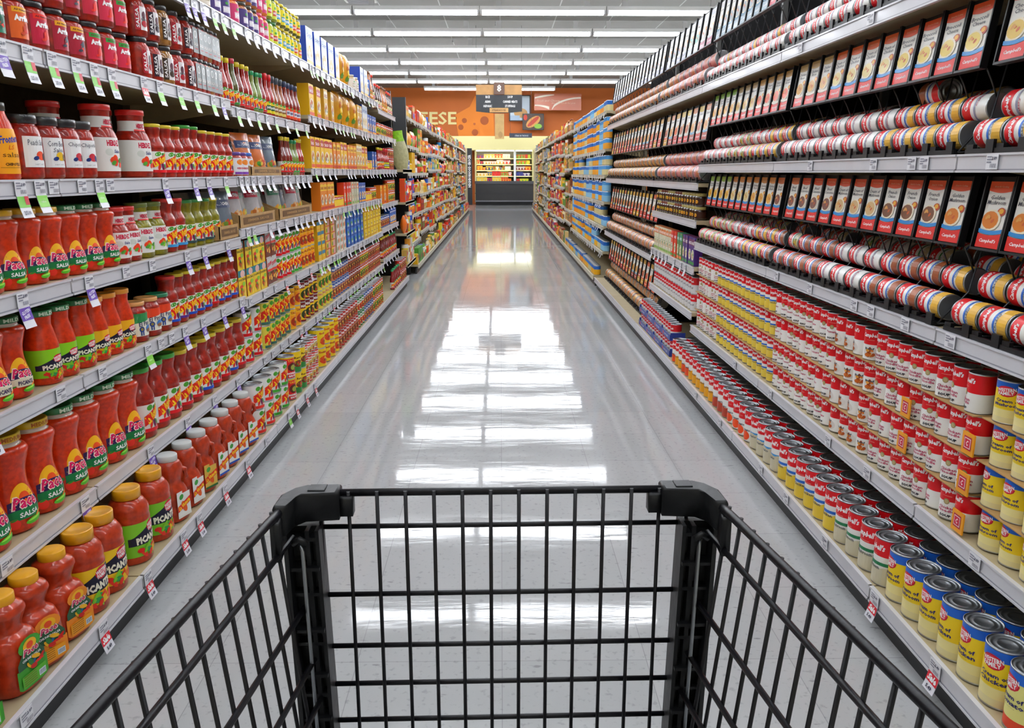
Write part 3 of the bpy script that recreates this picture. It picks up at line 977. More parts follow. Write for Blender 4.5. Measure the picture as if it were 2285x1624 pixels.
TACO = ['e8a02c', 'c83c1c', '4f9a34', 'f0c84c', '8a4a1c']
bxY = carton('taco_box', 'yellow taco shell box with red brand band', .13, .07, .19, 'f2c01c', art_box('b8201c', 'e0501c', 'TACO', TACO), side='e8b018', top='8a1c20')
bxO = carton('taco_box', 'orange dinner kit box', .11, .06, .18, 'e8861c', art_box('f2c82c', 'c0301c', 'DINNER', TACO, 'a01c1c'), side='e07818', top='8a1c20')
bxYs = carton('taco_box', 'small yellow seasoning box', .12, .06, .08, 'f0c81c', art_box('b8201c', 'e0501c', 'MIX', None), side='e8b818')
bxW = carton('cracker_box', 'white box with blue end panel', .16, .10, .22, 'dfe3e6', art_box('b8c8dc', 'e8c870', 'CHIPS', ['e8d090', 'd8b870'], '4a5a9a'), side='22409c', top='e8e8ea')
bxB = carton('taco_box', 'blue taco dinner box', .10, .06, .16, '2c62b8', art_box('1c4a9c', 'e89a2c', 'SOFT', TACO), side='24509c')
bxG = carton('taco_box', 'gold and silver shell box', .11, .06, .2, 'e0b44c', art_box('f0e8c8', 'c87a1c', 'SHELLS', TACO, 'a0301c'), side='d8a030', top='9a2020')
dos = carton('taco_box', 'yellow teal topped snack box', .10, .05, .126, 'f2cc1c', lambda A, w, h: (A.band(-w * .5, w * .5, h * .76, h, '14808c'), A.ell(.01, h * .86, w * .3, h * .13, 'e8b8b0'), A.text('DO & TACO', 0, h * .66, w * .9, h * .09, '3a2c14', 0, .03), A.ell(-.015, h * .42, .02, .008, 'd8301c'), A.ell(.02, h * .5, .02, .01, '8cc42c'), A.food(0, h * .2, w * .4, h * .16, TACO, 8, 4)), side='8a3c20')
sto = carton('taco_box', 'white and red box with skillet picture', .085, .05, .135, 'c8c8c4', lambda A, w, h: (A.text('STUFF', 0, h * .78, w * .9, h * .14, 'd8203c', 0, .06, .15), A.band(-w * .5, w * .5, h * .05, h * .5, '6a2a14'), A.food(0, h * .3, w * .42, h * .18, TACO, 10, 4), A.band(-w * .5, w * .5, h * .52, h * .60, 'd8301c')), side='b04a2c')
tealb = carton('taco_box', 'flat yellow box with teal strip', .09, .1, .062, 'f0c41c', lambda A, w, h: (A.band(-w * .5, w * .5, h * .6, h * .95, '2c7a9c'), A.band(-w * .4, w * .4, h * .15, h * .25, 'e89a1c')), side='d8a818')
flatp = carton('taco_box', 'flat yellow and pink packet box', .12, .1, .05, 'f0c82c', lambda A, w, h: (A.band(0, w * .5, h * .1, h * .9, 'd8a09a'), A.ell(-w * .2, h * .5, w * .12, h * .3, '3c8a2c'), A.band(-w * .5, w * .5, h * .02, h * .14, 'd83c3c')), side='c8884c')
flato = carton('taco_box', 'small white packet box with orange picture', .10, .1, .052, 'e8e4dc', lambda A, w, h: (A.ell(w * .15, h * .5, w * .18, h * .34, 'e8702c'), A.ell(-w * .25, h * .45, w * .12, h * .3, '5a8a2c')), side='b8a084')
blueb = carton('taco_box', 'blue chili can carton with green leaves', .11, .1, .065, '2c74c8', lambda A, w, h: (A.ell(-w * .1, h * .6, w * .25, h * .25, '4f9a34'), A.band(-w * .5, w * .5, h * .1, h * .3, '1c4a9c'), A.text('CHILI', 0, h * .45, w * .6, h * .25, 'e8e8f0', 0, .05)), side='1c54a8')
yelp = carton('taco_box', 'yellow tortilla packet box', .13, .1, .07, 'f0cc14', lambda A, w, h: (A.band(-w * .5, w * .5, h * .1, h * .25, 'c8881c'), A.ell(w * .1, h * .55, w * .25, h * .25, 'f8e47c'), A.text('WRAP', 0, h * .6, w * .5, h * .2, '8a2c14', 0, .04)), side='e0b414')
def vcan(desc, stripe, r=.04, h=.118, bg='f0f0ec', y=None):
    return can('sauce_can', desc, r, h, [(.03, .97, bg)], lambda A, R, hh: art_vic(stripe, hh * .05, hh * .95)(A, R, hh), cat='food can')
vcR = vcan('sauce can with red base stripe', 'd8101c')
vcG = vcan('sauce can with green base stripe', '3ca02c')
vcY = vcan('yellow sauce can with slanted red band', '3a6a5c', bg='e8d84c')
vcBR = vcan('big sauce can with red base stripe', 'e0281c', .046, .113)
vcBG = vcan('big sauce can with green base stripe', '3ca02c', .046, .113)
def gcan(desc, cols, r=.04, h=.118, t='BEANS', foodc=TACO, kind='bean_can', tc='ffffff'):
    a, b, c = cols
    def art(A, R, hh):
        A.text(t, 0, hh * .80, R * 1.5, hh * .12, tc, 0, .04)
        A.ell(0, hh * .38, R * .75, hh * .22, c)
        A.food(0, hh * .38, R * .65, hh * .18, foodc, 8, 3)
    return can(kind, desc, r, h, [(.03, .12, b), (.12, .68, a), (.68, .97, b)], art, seg=20, cat='food can')
gcO = gcan('orange yellow enchilada can', ('f0961c', 'f2b81c', 'a83014'), t='TACO', tc='a01c1c')
gcD = gcan('yellow can with dark brown top band', ('f0c81c', '7a1c18', '2c3c1c'))
gcP = gcan('yellow can with pink name and green base', ('ecd03c', 'e8d850', '3c7a2c'), t='HOLA', tc='d0407c')
gcK = [gcan('pinkish bean can with red band', ('c07a5c', 'b0281c', '7a3a24'), .037, .112), gcan('tan bean can with blue band', ('c88a68', '3c5aa0', '8a4a30'), .037, .112), gcan('yellow bean can with pepper picture', ('d8b83c', 'c83c1c', '3c7a2c'), .037, .112), gcan('white and green bean can', ('e0dcc8', '2f7a3c', 'c83c1c'), .037, .112), gcan('brown refried bean can', ('a8603c', '8a1c18', '5a2c1c'), .037, .112)]
gcE = can('sauce_can', 'big red enchilada sauce can', .046, .113, [(.03, .97, 'd8141c')], lambda A, R, hh: (A.text('TACO', 0, hh * .82, R * 1.2, hh * .12, 'f0a01c', 0, .05), A.ell(0, hh * .52, R * .6, hh * .2, '5a2414'), A.ell(.004, hh * .5, R * .35, hh * .12, '9aa83c'), A.text('ENCHILADA', 0, hh * .24, R * 1.7, hh * .09, 'ffffff', 0, .05), A.text('SAUCE', 0, hh * .12, R * 1.1, hh * .09, 'ffffff', 0, .05), A.band(-R * 3.1, R * 3.1, hh * .92, hh * .97, 'e8d21c', n=20)))
gcYG = can('sauce_can', 'big yellow can with green base', .046, .113, [(.03, .3, '2f8a3c'), (.3, .97, 'f0d01c')], lambda A, R, hh: (A.text('Ranch', 0, hh * .70, R * 1.2, hh * .10, '4a2414', .1, .03), A.ell(0, hh * .42, R * .7, hh * .16, '7a3a24'), A.food(0, hh * .42, R * .6, hh * .13, TACO, 7, 2)))
bigY = gcan('tall yellow can with bean bowl', ('f0cc14', 'f0d01c', 'd8441c'), .05, .113, t='Enchilada', tc='c0301c')
gcW = gcan('white bean can with yellow rim', ('e8e4da', 'd0281c', 'c8b06c'), .037, .075)

def pouch(desc, col, c2, foodc):
    return bag('spice_pouch', desc, .13, .035, .19, col, lambda A, w, h: (A.band(-w * .42, w * .42, h * .62, h * .8, c2), A.text('KITCHEN', 0, h * .71, w * .6, h * .07, 'ffffff', 0, .03), A.food(0, h * .3, w * .36, h * .18, foodc, 9, 5)))
pch = [pouch('white pouch with chicken picture', 'c8c8cc', 'c0203c', ['e09a3c', 'c8702c', 'e8c08c']), pouch('orange foil pouch', 'e0701c', '2c3c6c', TACO), pouch('grey blue pouch with noodle picture', '6a7a88', '3c4a6c', ['d8a03c', '6a8a2c', 'c83c1c']), pouch('silver pouch with green window', 'a8b0b0', '4a8a6c', ['c8c83c', 'e8a02c'])]
smallH = jar('salsa_jar', 'small white labelled jar with purple lid', [(.036, 0), (.040, .004), (.040, .08), (.034, .09)], SALSA_D, (.036, .089, .104), '5a3a8c', (.006, .078, 'e8e8ec'), lambda A, R, h: (A.ell(0, .06, .02, .012, 'e8862c'), A.text('HERDEZ', 0, .034, .04, .008, 'c0203c', 0, .04), A.band(-.03, .03, .008, .018, '7a3aa8')))
smallH2 = jar('salsa_jar', 'small white labelled jar with blue lid', [(.036, 0), (.040, .004), (.040, .08), (.034, .09)], SALSA_D, (.036, .089, .104), '2c6ac8', (.006, .078, 'e8e8ec'), lambda A, R, h: (A.ell(0, .06, .02, .012, 'e8862c'), A.text('HERDEZ', 0, .034, .04, .008, 'c0203c', 0, .04), A.band(-.03, .03, .008, .018, '2c8ac8')))
topj = [jar('sauce_jar', d, ARR, M(b, .22, coat=.8), (.037, .106, .121), l, (.015, .09, c), art_bot(c2, t)) for d, b, l, c, c2, t in [('cream sauce jar with white label', 'c8a87c', 'd8d4cc', 'e8e0d4', 'b8a890', 'DIP'), ('brown dip jar with purple label', 'a8602c', '3c3c34', '4a3a7c', 'e8e0f0', 'BELL'), ('orange dip jar with pink lid', 'e0782c', 'e0507c', 'd0386c', 'f0d0d8', 'DIP'), ('green topped relish jar', '8a9a2c', '2f7a34', 'd8e040', 'c0301c', 'HOT'), ('pepper jar with teal and yellow label', '6a6a24', 'e8d024', 'ecd820', '2c9ac0', 'PEPPER'), ('pepper jar with yellow lid', '5a6020', 'e8d024', 'e8c820', 'd8301c', 'RINGS')]]
nutbag = bag('snack_bag', 'clear bag of orange corn snacks', .15, .09, .24, 'e09a14', lambda A, w, h: A.food(0, h * .5, w * .38, h * .35, ['f0c82c', 'c8701c', '5a8a2c', 'e8b83c'], 14, 3))

# right, soups
tomato = soup('red and white tomato soup can', art_camp('Tomato'))
tomato2 = soup('white tomato soup can with small red top', art_camp('Tomato|Rice'), split=.62)
noodle = soup('red and white chicken noodle soup can', art_camp('Chicken|Noodle'))
beefc = soup('soup can with beef bowl picture', art_camp('Beef', None, False, bowl=['b0501c', 'd8782c', '8a3414', 'c8641c', 'e09a3c']))
BEI = 'cfc8ac'
creamY = soup('blue striped yellow based soup can', art_camp('Chicken', None, False, stripe='2c6ac8', low=('e8cc4c', .42)), split=.62)
bigs = {
    'mush': soup('tall mushroom soup can with green stripe', art_camp('Mushroom', None, False, stripe='1f7a4c', low=(BEI, .38)), .042, .14, .62, 'large_soup_can'),
    'chick': soup('tall chicken soup can with blue stripe', art_camp('Chicken', None, False, stripe='2c6ac8', low=('e8c83c', .40)), .042, .14, .62, 'large_soup_can'),
    'beige': soup('tall cream soup can with pale base', art_camp('Potato', None, False, stripe='4a9ad8', low=(BEI, .46)), .042, .14, .66, 'large_soup_can'),
    'tom': soup('tall tomato soup can with orange circle', art_camp('Tomato', None, False, food='f0501c'), .042, .14, .55, 'large_soup_can'),
    'veg': soup('tall vegetable soup can with red base', art_camp('Vegetable', None, False, low=('b8442c', .36)), .042, .14, .62, 'large_soup_can'),
    'nood': soup('tall noodle soup can with yellow noodles', art_camp('Chicken Noodle', None, False, low=('eca81c', .40)), .042, .14, .62, 'large_soup_can'),
    'red': soup('tall red soup can with orange base', art_camp('Bean', None, False, low=('e8501c', .36)), .042, .14, .58, 'large_soup_can'),
}
wfC = wfcan('Chicken', 'tall yellow cream of chicken can')
wfM = wfcan('Mushroom', 'tall yellow cream of mushroom can')
wfMs = wfcan('Mushroom', 'yellow cream of mushroom can with blue band', .037, .103, 'soup_can')
wfT = can('large_soup_can', 'tall yellow tomato can with red base', .042, .14, [(.03, .2, 'd8401c'), (.2, .8, 'e8e088'), (.8, .97, '1c62c8')], art_wf('', 'Tomato'), cat='soup can')
lie = [soup('racked soup can, yellow base', art_camp('Cheddar', None, False, stripe='2c6ac8', low=('e8b43c', .34)), split=.66, r=.0355, h=.112, kind='racked_soup_can'), soup('racked soup can, white base', art_camp('Celery', None, False, stripe='9a9ab0'), split=.64, r=.0355, h=.112, kind='racked_soup_can'), soup('racked soup can, brown base', art_camp('Onion', None, False, stripe='2c6ac8', low=('a0542c', .34)), split=.66, r=.0355, h=.112, kind='racked_soup_can'), soup('racked soup can, vegetable picture', art_camp('Garden', None, False, stripe='2f8a4c', low=('d8cca0', .30), bowl=['e0702c', '5a9a34', 'e8c83c']), split=.66, r=.0355, h=.112, kind='racked_soup_can')]
lieb = [can('racked_soup_can', d, .046, .145, [(.03, .97, c), ], lambda A, R, hh, c2=c2: (A.band(-R * 3.1, R * 3.1, hh * .7, hh * .9, c2, n=20), A.ell(0, hh * .35, R * .8, hh * .2, 'b8642c'), A.text('Chunky', 0, hh * .8, R * 1.6, hh * .1, 'ffffff', .2, .04)), seg=20, cat='soup can') for d, c, c2 in [('big racked soup can, tan label', 'c8985c', 'b01c2c'), ('big racked soup can, pink label', 'c87a74', '9a1c34'), ('big racked soup can, gold label', 'd0a04c', '8a2c1c')]]
darkj = jar('bouillon_jar', 'dark jar with yellow lid', [(.032, 0), (.036, .003), (.036, .055), (.032, .062)], M('2c1408', .2, coat=.8), (.033, .060, .078), 'b8a860', (.012, .048, '3c1c10'), lambda A, R, h: (A.ell(0, .030, .012, .010, 'e8b02c'), A.ell(.003, .029, .006, .005, 'c8701c')))
darkj2 = jar('bouillon_jar', 'dark jar with brown lid', [(.032, 0), (.036, .003), (.036, .055), (.032, .062)], M('2c1408', .2, coat=.8), (.033, .060, .078), '7a3418', (.012, .048, '4a2010'), lambda A, R, h: (A.ell(0, .030, .012, .010, 'b8c82c'), A.ell(.003, .029, .006, .005, 'c83c1c')))
riceb = [carton('rice_box', d, .075, .05, .17, c, art_box(c1, c2, t, ['e8d8b0', 'd8a05c', '5a9a34']), side=c, top=c1) for d, c, c1, c2, t in [('cream rice box with orange top', 'd8d4b8', 'e07c3c', '8ab04c', 'RICE'), ('red rice box with orange picture', 'e0401c', 'd81c24', '3c8a2c', 'RICE'), ('purple rice box with green base', '4a2c7c', '6a2c5c', '2f8a3c', 'RICE'), ('green rice box', '5a8a4c', '2f9a7c', 'e8702c', 'RICE')]]
packw = can('soup_can', 'red topped can in a white shrink pack', .036, .102, [(.03, .55, 'dedede'), (.55, .97, 'd01c24')], lambda A, R, hh: (A.text('SOUP', 0, hh * .35, R * 1.1, hh * .1, '6a6a74', 0, .03), A.text('Broth', 0, hh * .74, R * 1.2, hh * .12, 'ffffff', .2, .03)), seg=20, cat='soup can')

# ------------------------------------------------------------------ left aisle side stock
L0, L1, L2, L3, L4, L5, L6 = ['left base shelf', 'left second shelf', 'left third shelf', 'left fourth shelf', 'left eye level shelf', 'left sixth shelf', 'left top shelf']
def singles(side, where, z, items, xf=1.155, rot=8):
    for px, pr in items:
        X = xf + pr.r
        put(pr, side * X, zat(px, X, z), z, (0, 0, side * (-pi / 2 + bias(pr)) + radians(RND.uniform(-rot, rot))), where)
singles(-1, L0, .116, [(-70, jugs_pace[0]), (32, jugs_pace[0]), (84, jugs_pace[1]), (143, jugs_pace[2]), (196, jugsW[0]), (240, jugsW[0]), (300, jugsW[1]), (347, jugsW[1])], xf=1.055)
run(-1, L0, .116, 372, 556, [jugsV[0], jugsV[0], jugsV[1], jugsV[2], jugsV[2], jugsV[2], jugsV[2]], n=7, xf=1.055, yaw=4)
run(-1, L0, .116, 562, 634, [vcBR, vcBR, vcBG, vcBG], n=4, layers=2, xf=1.055)
run(-1, L0, .116, 636, 649, gcE, n=1, layers=2, xf=1.055)
run(-1, L0, .116, 651, 672, gcYG, n=2, layers=2, xf=1.055)
run(-1, L0, .116, 673, 702, gcW, n=4, layers=3, xf=1.055)
run(-1, L0, .116, 704, 746, bigY, n=4, layers=2, xf=1.055)
run(-1, L0, .116, 748, 848, [gcK[0]] * 8 + [gcK[3]] * 3 + [gcK[1]] * 5 + [gcK[2]] * 6, n=22, layers=2, xf=1.055)
run(-1, L1, .39, -70, 300, [paceYL] * 3 + [paceGL] * 4, n=7, yaw=5)
run(-1, L1, .39, 305, 534, [vicL, vicL, vicL, vicLR, vicLR, vicLB, vicLR, vicLR, vicLB, vicLR, vicLB], n=10, yaw=8)
run(-1, L1, .39, 539, 580, vcR, n=2, layers=2)
run(-1, L1, .39, 583, 640, vcY, n=5, layers=2)
run(-1, L1, .39, 641, 664, gcO, n=2, layers=2)
run(-1, L1, .39, 665, 702, gcD, n=4, layers=2)
run(-1, L1, .39, 704, 734, gcP, n=4, layers=2)
run(-1, L1, .39, 736, 842, [gcK[1]] * 6 + [gcK[4]] * 6 + [gcK[2]] * 4 + [gcK[0]] * 8, n=26, layers=2)
run(-1, L2, .714, -100, 58, paceP, n=3, yaw=4)
singles(-1, L2, .714, [(107, picL), (145, picL), (185, picL), (219, picY), (248, picY), (277, picY), (307, elpG), (336, elpO), (360, elpM)])
run(-1, L2, .714, 372, 521, [vicRB, vicP, vicB, vicB, vicB, vicR, vicB, vicB, vicB], n=9, yaw=8)
run(-1, L2, .70, 526, 588, dos, n=4, layers=2, yaw=1)
run(-1, L2, .70, 589, 612, sto, n=2, layers=2, yaw=1)
run(-1, L2, .70, 613, 663, [vcR] * 3 + [vcG] * 3, n=6, layers=2)
run(-1, L2, .70, 664, 694, gcO, n=4, layers=2)
run(-1, L2, .70, 695, 711, tealb, n=2, layers=4, yaw=1)
run(-1, L2, .70, 712, 736, flatp, n=2, layers=5, yaw=1)
run(-1, L2, .70, 738, 760, flato, n=3, layers=5, yaw=1)
run(-1, L2, .70, 761, 800, blueb, n=5, layers=4, yaw=1)
run(-1, L2, .70, 801, 840, yelp, n=6, layers=4, yaw=1)
run(-1, L3, .975, -62, 252, [paceY] * 4 + [paceG] * 3, n=7, yaw=4)
run(-1, L3, .975, 254, 302, hrd, n=2)
run(-1, L3, .975, 303, 362, hrdV, n=2)
run(-1, L3, .975, 364, 484, [vicRR, vicRR, vicV, vicV, vicV, vicVY], n=6)
run(-1, L3, 1.008, 708, 836, [bxO, bxYs, riceb[1], riceb[0], bxB, bxYs, gcK[2]], n=22, yaw=3)
singles(-1, L4, 1.233, [(-40, frontera), (14, frontera), (66, wj[0]), (113, wj[1]), (154, wj[2]), (187, wj[3]), (233, hrdL), (308, hrdL)])
put(hrdL, -1.30, 2.43, 1.233, (0, 0, pi / 2), L4, 0, 1)
put(hrdL, -1.30, 2.75, 1.233, (0, 0, pi / 2), L4, 0, 1)
run(-1, L4, 1.233, 338, 512, [vicR, vicR, vicR, vicG, vicG, vicR, vicR, vicR, vicR], n=9)
singles(-1, L4, 1.235, [(524, smallH), (537, smallH), (549, smallH2)])
run(-1, L4, 1.235, 630, 676, [hotb[0], hotb[3], hotb[2]], n=7)
run(-1, L4, 1.275, 684, 834, [bxY, bxY, bxO, bxY, bxO, bxG, bxY, bxYs, bxB], n=20, yaw=3)
run(-1, L5, 1.548, -110, 283, arrs + [arrs[5]], n=9, layers=2, yaw=5)
run(-1, L5, 1.548, 302, 428, [news[0], news[2], news[1], news[0], news[2]], n=5, layers=2)
run(-1, L5, 1.548, 430, 488, [greyj[0], greyj[0], greyj[1], greyj[0], greyj[0]], n=6, layers=2, yaw=4)
run(-1, L5, 1.525, 496, 634, [hotb[2], hotb[1], hotb[0], hotb[2], hotb[2], hotb[3], hotb[3], hotb[4], hotb[5], hotb[5], hotb[6], hotb[6], hotb[6]], n=14)
run(-1, L5, 1.525, 636, 668, hotb[7], n=4)
run(-1, L5, 1.585, 677, 742, [bxY, bxG, bxG], n=4, yaw=2)
run(-1, L5, 1.585, 745, 790, [nutbag], n=3)
run(-1, L5, 1.585, 792, 834, [bxG, bxW, bxB, bxB, bxB], n=8, yaw=2)
run(-1, L6, 1.882, 380, 528, [topj[0], topj[0], topj[1], topj[2]], n=6, layers=2)
run(-1, L6, 1.882, 530, 664, [topj[1], topj[2], topj[3], topj[4], topj[4], topj[5]], n=13, layers=2)
run(-1, L6, 1.882, 668, 748, bxW, n=5, yaw=2)
run(-1, L6, 1.882, 750, 775, nutbag, n=2)
run(-1, L6, 1.882, 777, 812, [topj[0], bxW], n=4, yaw=2)
run(-1, L6, 1.882, 814, 832, [bxB, tallb[0], tallb[0], tallb[1]], n=5)
# last left bay of the first run (z 7.96 - 9.2)
for zz, wh, ps in ((.116, L0, [hotb[4], gcK[0]]), (.42, L1, [hotb[0], hotb[4]]), (.72, L2, [gcK[1], bxB]), (.95, L3, [bxO, gcK[2]]), (1.28, L4, [hotb[2], hotb[5], gcK[0]]), (1.60, L5, [gcK[2], gcK[0]]), (1.83, L6, [tallb[1], tallb[0], tallb[1]])):
    runz(-1, wh, zz, 8.0, 9.15, ps, pitch=.125, xf=1.055 if zz < .2 else 1.155, layers=2, maxh={.116: .24, .42: .25, .72: .19, .95: .28, 1.28: .27, 1.60: .19, 1.83: .2}[zz])

# trays of pouches on the left fourth shelf
def tray(y0, y1, z, h=.055, where=L3, n=3, prs=None, text='ESS'):
    mb = MB()
    xf, xb_ = 1.150, 1.42
    m = CARD
    t = .004
    mb.box(-xb_, -xf, y0, y1, z, z + t, m)
    mb.box(-xf - t, -xf, y0, y1, z + t, z + h, m)
    for yy in (y0, y1 - t):
        o_ = len(mb.v)
        for dy in (0, t):
            mb.v += [(-xf, yy + dy, z + t), (-xf, yy + dy, z + h), (-xf - .16, yy + dy, z + h * 2.2), (-xb_, yy + dy, z + h * 2.2), (-xb_, yy + dy, z + t)]
        for q in ((0, 1, 2, 3, 4), (9, 8, 7, 6, 5), (1, 6, 7, 2), (0, 5, 6, 1), (2, 7, 8, 3)):
            mb.face([o_ + a for a in q], m)
    mb.part(1)
    A = Art(mb, lambda u, v, l: (-xf + .0005 + EPS * l, (y0 + y1) / 2 + u, z + v))
    A.box(-(y1 - y0) * .42, (y1 - y0) * .42, .012, h - .012, '6a4a24')
    A.text('SIMMER SAUCE', 0, h * .5, (y1 - y0) * .6, .012, 'b08a55', 0, .03)
    B = Art(mb, lambda u, v, l: (-xf - .06 + u, y0 - .0005, z + v))
    B.text(text, 0, h * .55, .05, .018, '2c2010', 0, .05)
    o = obj('cardboard_tray', mb.mesh('cardboard_tray', 0))
    obj('printed_panel', mb.mesh('printed_panel', 1), o)
    tagset(o, 'brown cardboard display tray of pouches, %s along the left fourth shelf' % nth(TRAYN[0]), 'tray', 'display trays')
    TRAYN[0] += 1
    for i in range(n):
        put((prs or pch)[i % len(prs or pch)], -1.19 - .012 * (i % 2), y0 + (y1 - y0) * (i + .5) / n, z + .006, (radians(-10), 0, pi / 2 - .35 + .3 * (i % 2)), where)
        put((prs or pch)[(i + 1) % len(prs or pch)], -1.27, y0 + (y1 - y0) * (i + .5) / n, z + .006, (radians(-14), 0, pi / 2 - .1), where, 0, 1)
TRAYN = [0]
tray(zat(488, 1.16, 1), zat(530, 1.16, 1), .975 if 0 else .978, prs=[pch[2], pch[0]], n=3)
tray(zat(534, 1.16, 1.01), zat(612, 1.16, 1.01), 1.01, prs=[pch[0], pch[3]], n=4)
tray(zat(622, 1.16, 1.01), zat(694, 1.16, 1.01), 1.01, prs=[pch[3], pch[2], pch[0]], n=4)
tray(zat(560, 1.16, 1.235), zat(626, 1.16, 1.235), 1.237, h=.04, where=L4, prs=[pch[1], pch[2], pch[1]], n=5, text='TASTY')
# ------------------------------------------------------------------ right stock
R0, R1, R2, R3, R4 = ['right base shelf', 'right second shelf', 'right third shelf rack', 'right eye level rack', 'right top rack']
seq = [wfT, wfC, wfC, wfC, wfM, wfM, wfM] + [bigs['mush']] * 4 + [bigs['chick']] * 6 + [bigs['beige']] * 4 + [bigs['tom']] * 4 + [bigs['veg']] * 3 + [bigs['nood']] * 6 + [bigs['red']] * 2 + [bigs['nood']] * 2 + [bigs['red']] * 3
y = 1.4705
for i, pr in enumerate(seq):
    if y > 4.95: break
    for rw in range(2):
        put(pr, 1.055 + pr.r + rw * .09, y + (.02 if rw else 0), .116, (0, 0, -pi / 2 + radians(RND.uniform(-8, 34))), R0, 0, rw)
    y += .0895
runz(1, R0, .116, 5.0, 6.15, packw, pitch=.075, layers=2, xf=1.07)
for k_ in range(4):
    for l_ in range(2):
        ya, yb = 5.0 + k_ * .29, 5.0 + (k_ + 1) * .29 - .006
        mb = MB(); zt = .116 + l_ * .102
        mb.box(1.062, 1.066, ya, yb, zt, zt + .036, PR('2c4496'), side=PR('2c4496'))
        mb.box(1.066, 1.16, ya, ya + .002, zt, zt + .05, PR('2c4496')); mb.box(1.066, 1.16, yb - .002, yb, zt, zt + .05, PR('2c4496'))
        A = Art(mb, lambda u, v, q, ya=ya, zt=zt: (1.062 - .0004 - EPS * q, ya + .14 - u, zt + v))
        A.ell(-.07, .018, .014, .012, 'd8402c'); A.text('SOUP CANS', .02, .018, .12, .014, 'c8d0e8', 0, .03)
        o = obj('cardboard_tray', mb.mesh('cardboard_tray'))
        tagset(o, 'blue printed tray of packed cans, %s from front, %s layer, right base shelf' % (nth(k_), ('bottom', 'upper')[l_]), 'tray', 'blue can trays')
# stacked cans on the second shelf
ZS = .362
y_n0, y_n1, y_b, y_t, y_c = 1.855, zat(1949, 1.19, .4), zat(1863, 1.19, .4), zat(1733, 1.19, .4), zat(1606, 1.19, .4)
def stack(prs, y0, y1, layers=4, gap=.003, where=R1, rows=1, n=None, r=None):
    pr = prs
    n = n or int((y1 - y0) / (2 * pr.r + .0025))
    pt = (y1 - y0) / n
    for l in range(layers):
        z = ZS + l * (pr.h + gap)
        for i in range(n):
            for rw in range(rows + (1 if l == layers - 1 else 0)):
                if l == layers - 1 and RND.random() < .04: continue
                put(pr, 1.156 + pr.r + rw * (2 * pr.r + .003) + RND.uniform(0, .004) + (.0 if l % 2 else .004), y0 + pt * (i + .5) + (.004 if l % 2 else -.004), z, (0, 0, -pi / 2 + radians(RND.choice([-22, -8, 6, 14, 22, 30, 40]))), where, l, rw)
        if l < layers - 1:
            mb = MB(); mb.box(1.152, 1.40, y0, y1, z + pr.h + .0003, z + pr.h + gap - .0003, CARD)
            o = obj('cardboard_sheet', mb.mesh('cardboard_sheet'))
            tagset(o, 'brown cardboard sheet under %s layer, %s' % (nth(l + 1), pr.desc), 'sheet', 'cardboard sheets between soup layers')
stack(wfMs, 1.52, 1.85, gap=.003)
stack(noodle, y_n0 + .03, y_n1)
stack(beefc, y_n1 + .01, y_b)
stack(tomato, y_b + .01, y_t)
stack(creamY, y_t + .01, y_c)
stack(tomato2, y_c + .01, 4.77)
for k_, (yy, l) in enumerate([(y_n0 + .028, 0), (y_n0 + .028, 1), (y_n0 + .028, 2), (2.20, 1), (2.20, 2)]):
    mb = MB(); z = ZS + l * .103 + .004
    mb.box(1.149, 1.153, yy - .02, yy + .03, z, z + .055, M('e89a10', .5), side=M('e89a10', .5))
    A = Art(mb, lambda u, v, l_: (1.149 - .0004 - EPS * l_, yy + .005 - u, z + v))
    A.box(-.016, .016, .012, .046, 'b8143c'); A.box(-.013, .013, .016, .042, 'f0e8e0'); A.box(-.011, .011, .018, .040, 'c8143c')
    A.text('C', 0, .029, .010, .014, 'f8e8e0', .2, .04)
    o = obj('carton_corner', mb.mesh('carton_corner'))
    tagset(o, 'torn orange carton corner beside noodle cans, %s' % ('lower end', 'middle end', 'upper end', 'lower inner', 'upper inner')[k_], 'carton piece')

# gravity racks
CARDS = [('e8501c', 'Golden|Mushroom', 'd87a1c'), ('e8501c', 'French|Onion', '7a4a2c'), ('e8501c', 'Cream of|Mushroom', 'd8b47c'), ('e8501c', 'Beef|Consomme', '7a4a3c'), ('e0702c', 'Beef|Broth', '7a4434'), ('e0903c', 'Chicken|Broth', 'e8ac3c'), ('e0903c', 'Cream of|Celery', 'e0c87c'), ('9ac43c', 'Garden|Vegetable', 'e8b82c')]
def sign_card(h, top, name, bowl, stripe='2c8ad0', w=.088, red='d8201c', logo="Campbell's"):
    mb = MB()
    mb.box(-w / 2, w / 2, -.0015, .0015, 0, h, PR('f4f2ea'))
    A = Art(mb, flat(.0015))
    A.band(-w / 2, w / 2, lambda t: h * (.86 - .03 * sin(pi * t)), h, top, n=8)
    A.text('Great for Cooking', 0, h * .92, w * .6, h * .03, 'f8d8b0', .1)
    for i, t in enumerate(name.split('|')):
        A.text(t, -.004, h * (.76 - .075 * i), w * .1 * max(len(t), 5), h * .062, '3c3846', .2, .01)
    A.ell(w * .26, h * .55, w * .17, h * .065, 'b8401c')
    A.ell(w * .26, h * .56, w * .10, h * .04, 'f0b02c')
    A.ell(-w * .08, h * .42, w * .40, h * .16, 'f8ecd0')
    A.ell(-w * .12, h * .42, w * .35, h * .135, bowl)
    A.food(-w * .14, h * .43, w * .22, h * .07, ['c8581c', 'e0a04c', bowl], 5, 4)
    A.band(-w / 2, w / 2, lambda t: h * (.225 - .03 * sin(pi * t) + .01 * t), lambda t: h * (.285 - .03 * sin(pi * t) + .01 * t), stripe, n=8)
    A.band(-w / 2, w / 2, 0, lambda t: h * (.215 - .03 * sin(pi * t) + .01 * t), red, n=8)
    A.text(logo, 0, h * .10, w * .72, h * .07, 'ffffff', .25, .02)
    return mb.mesh('sign_card')
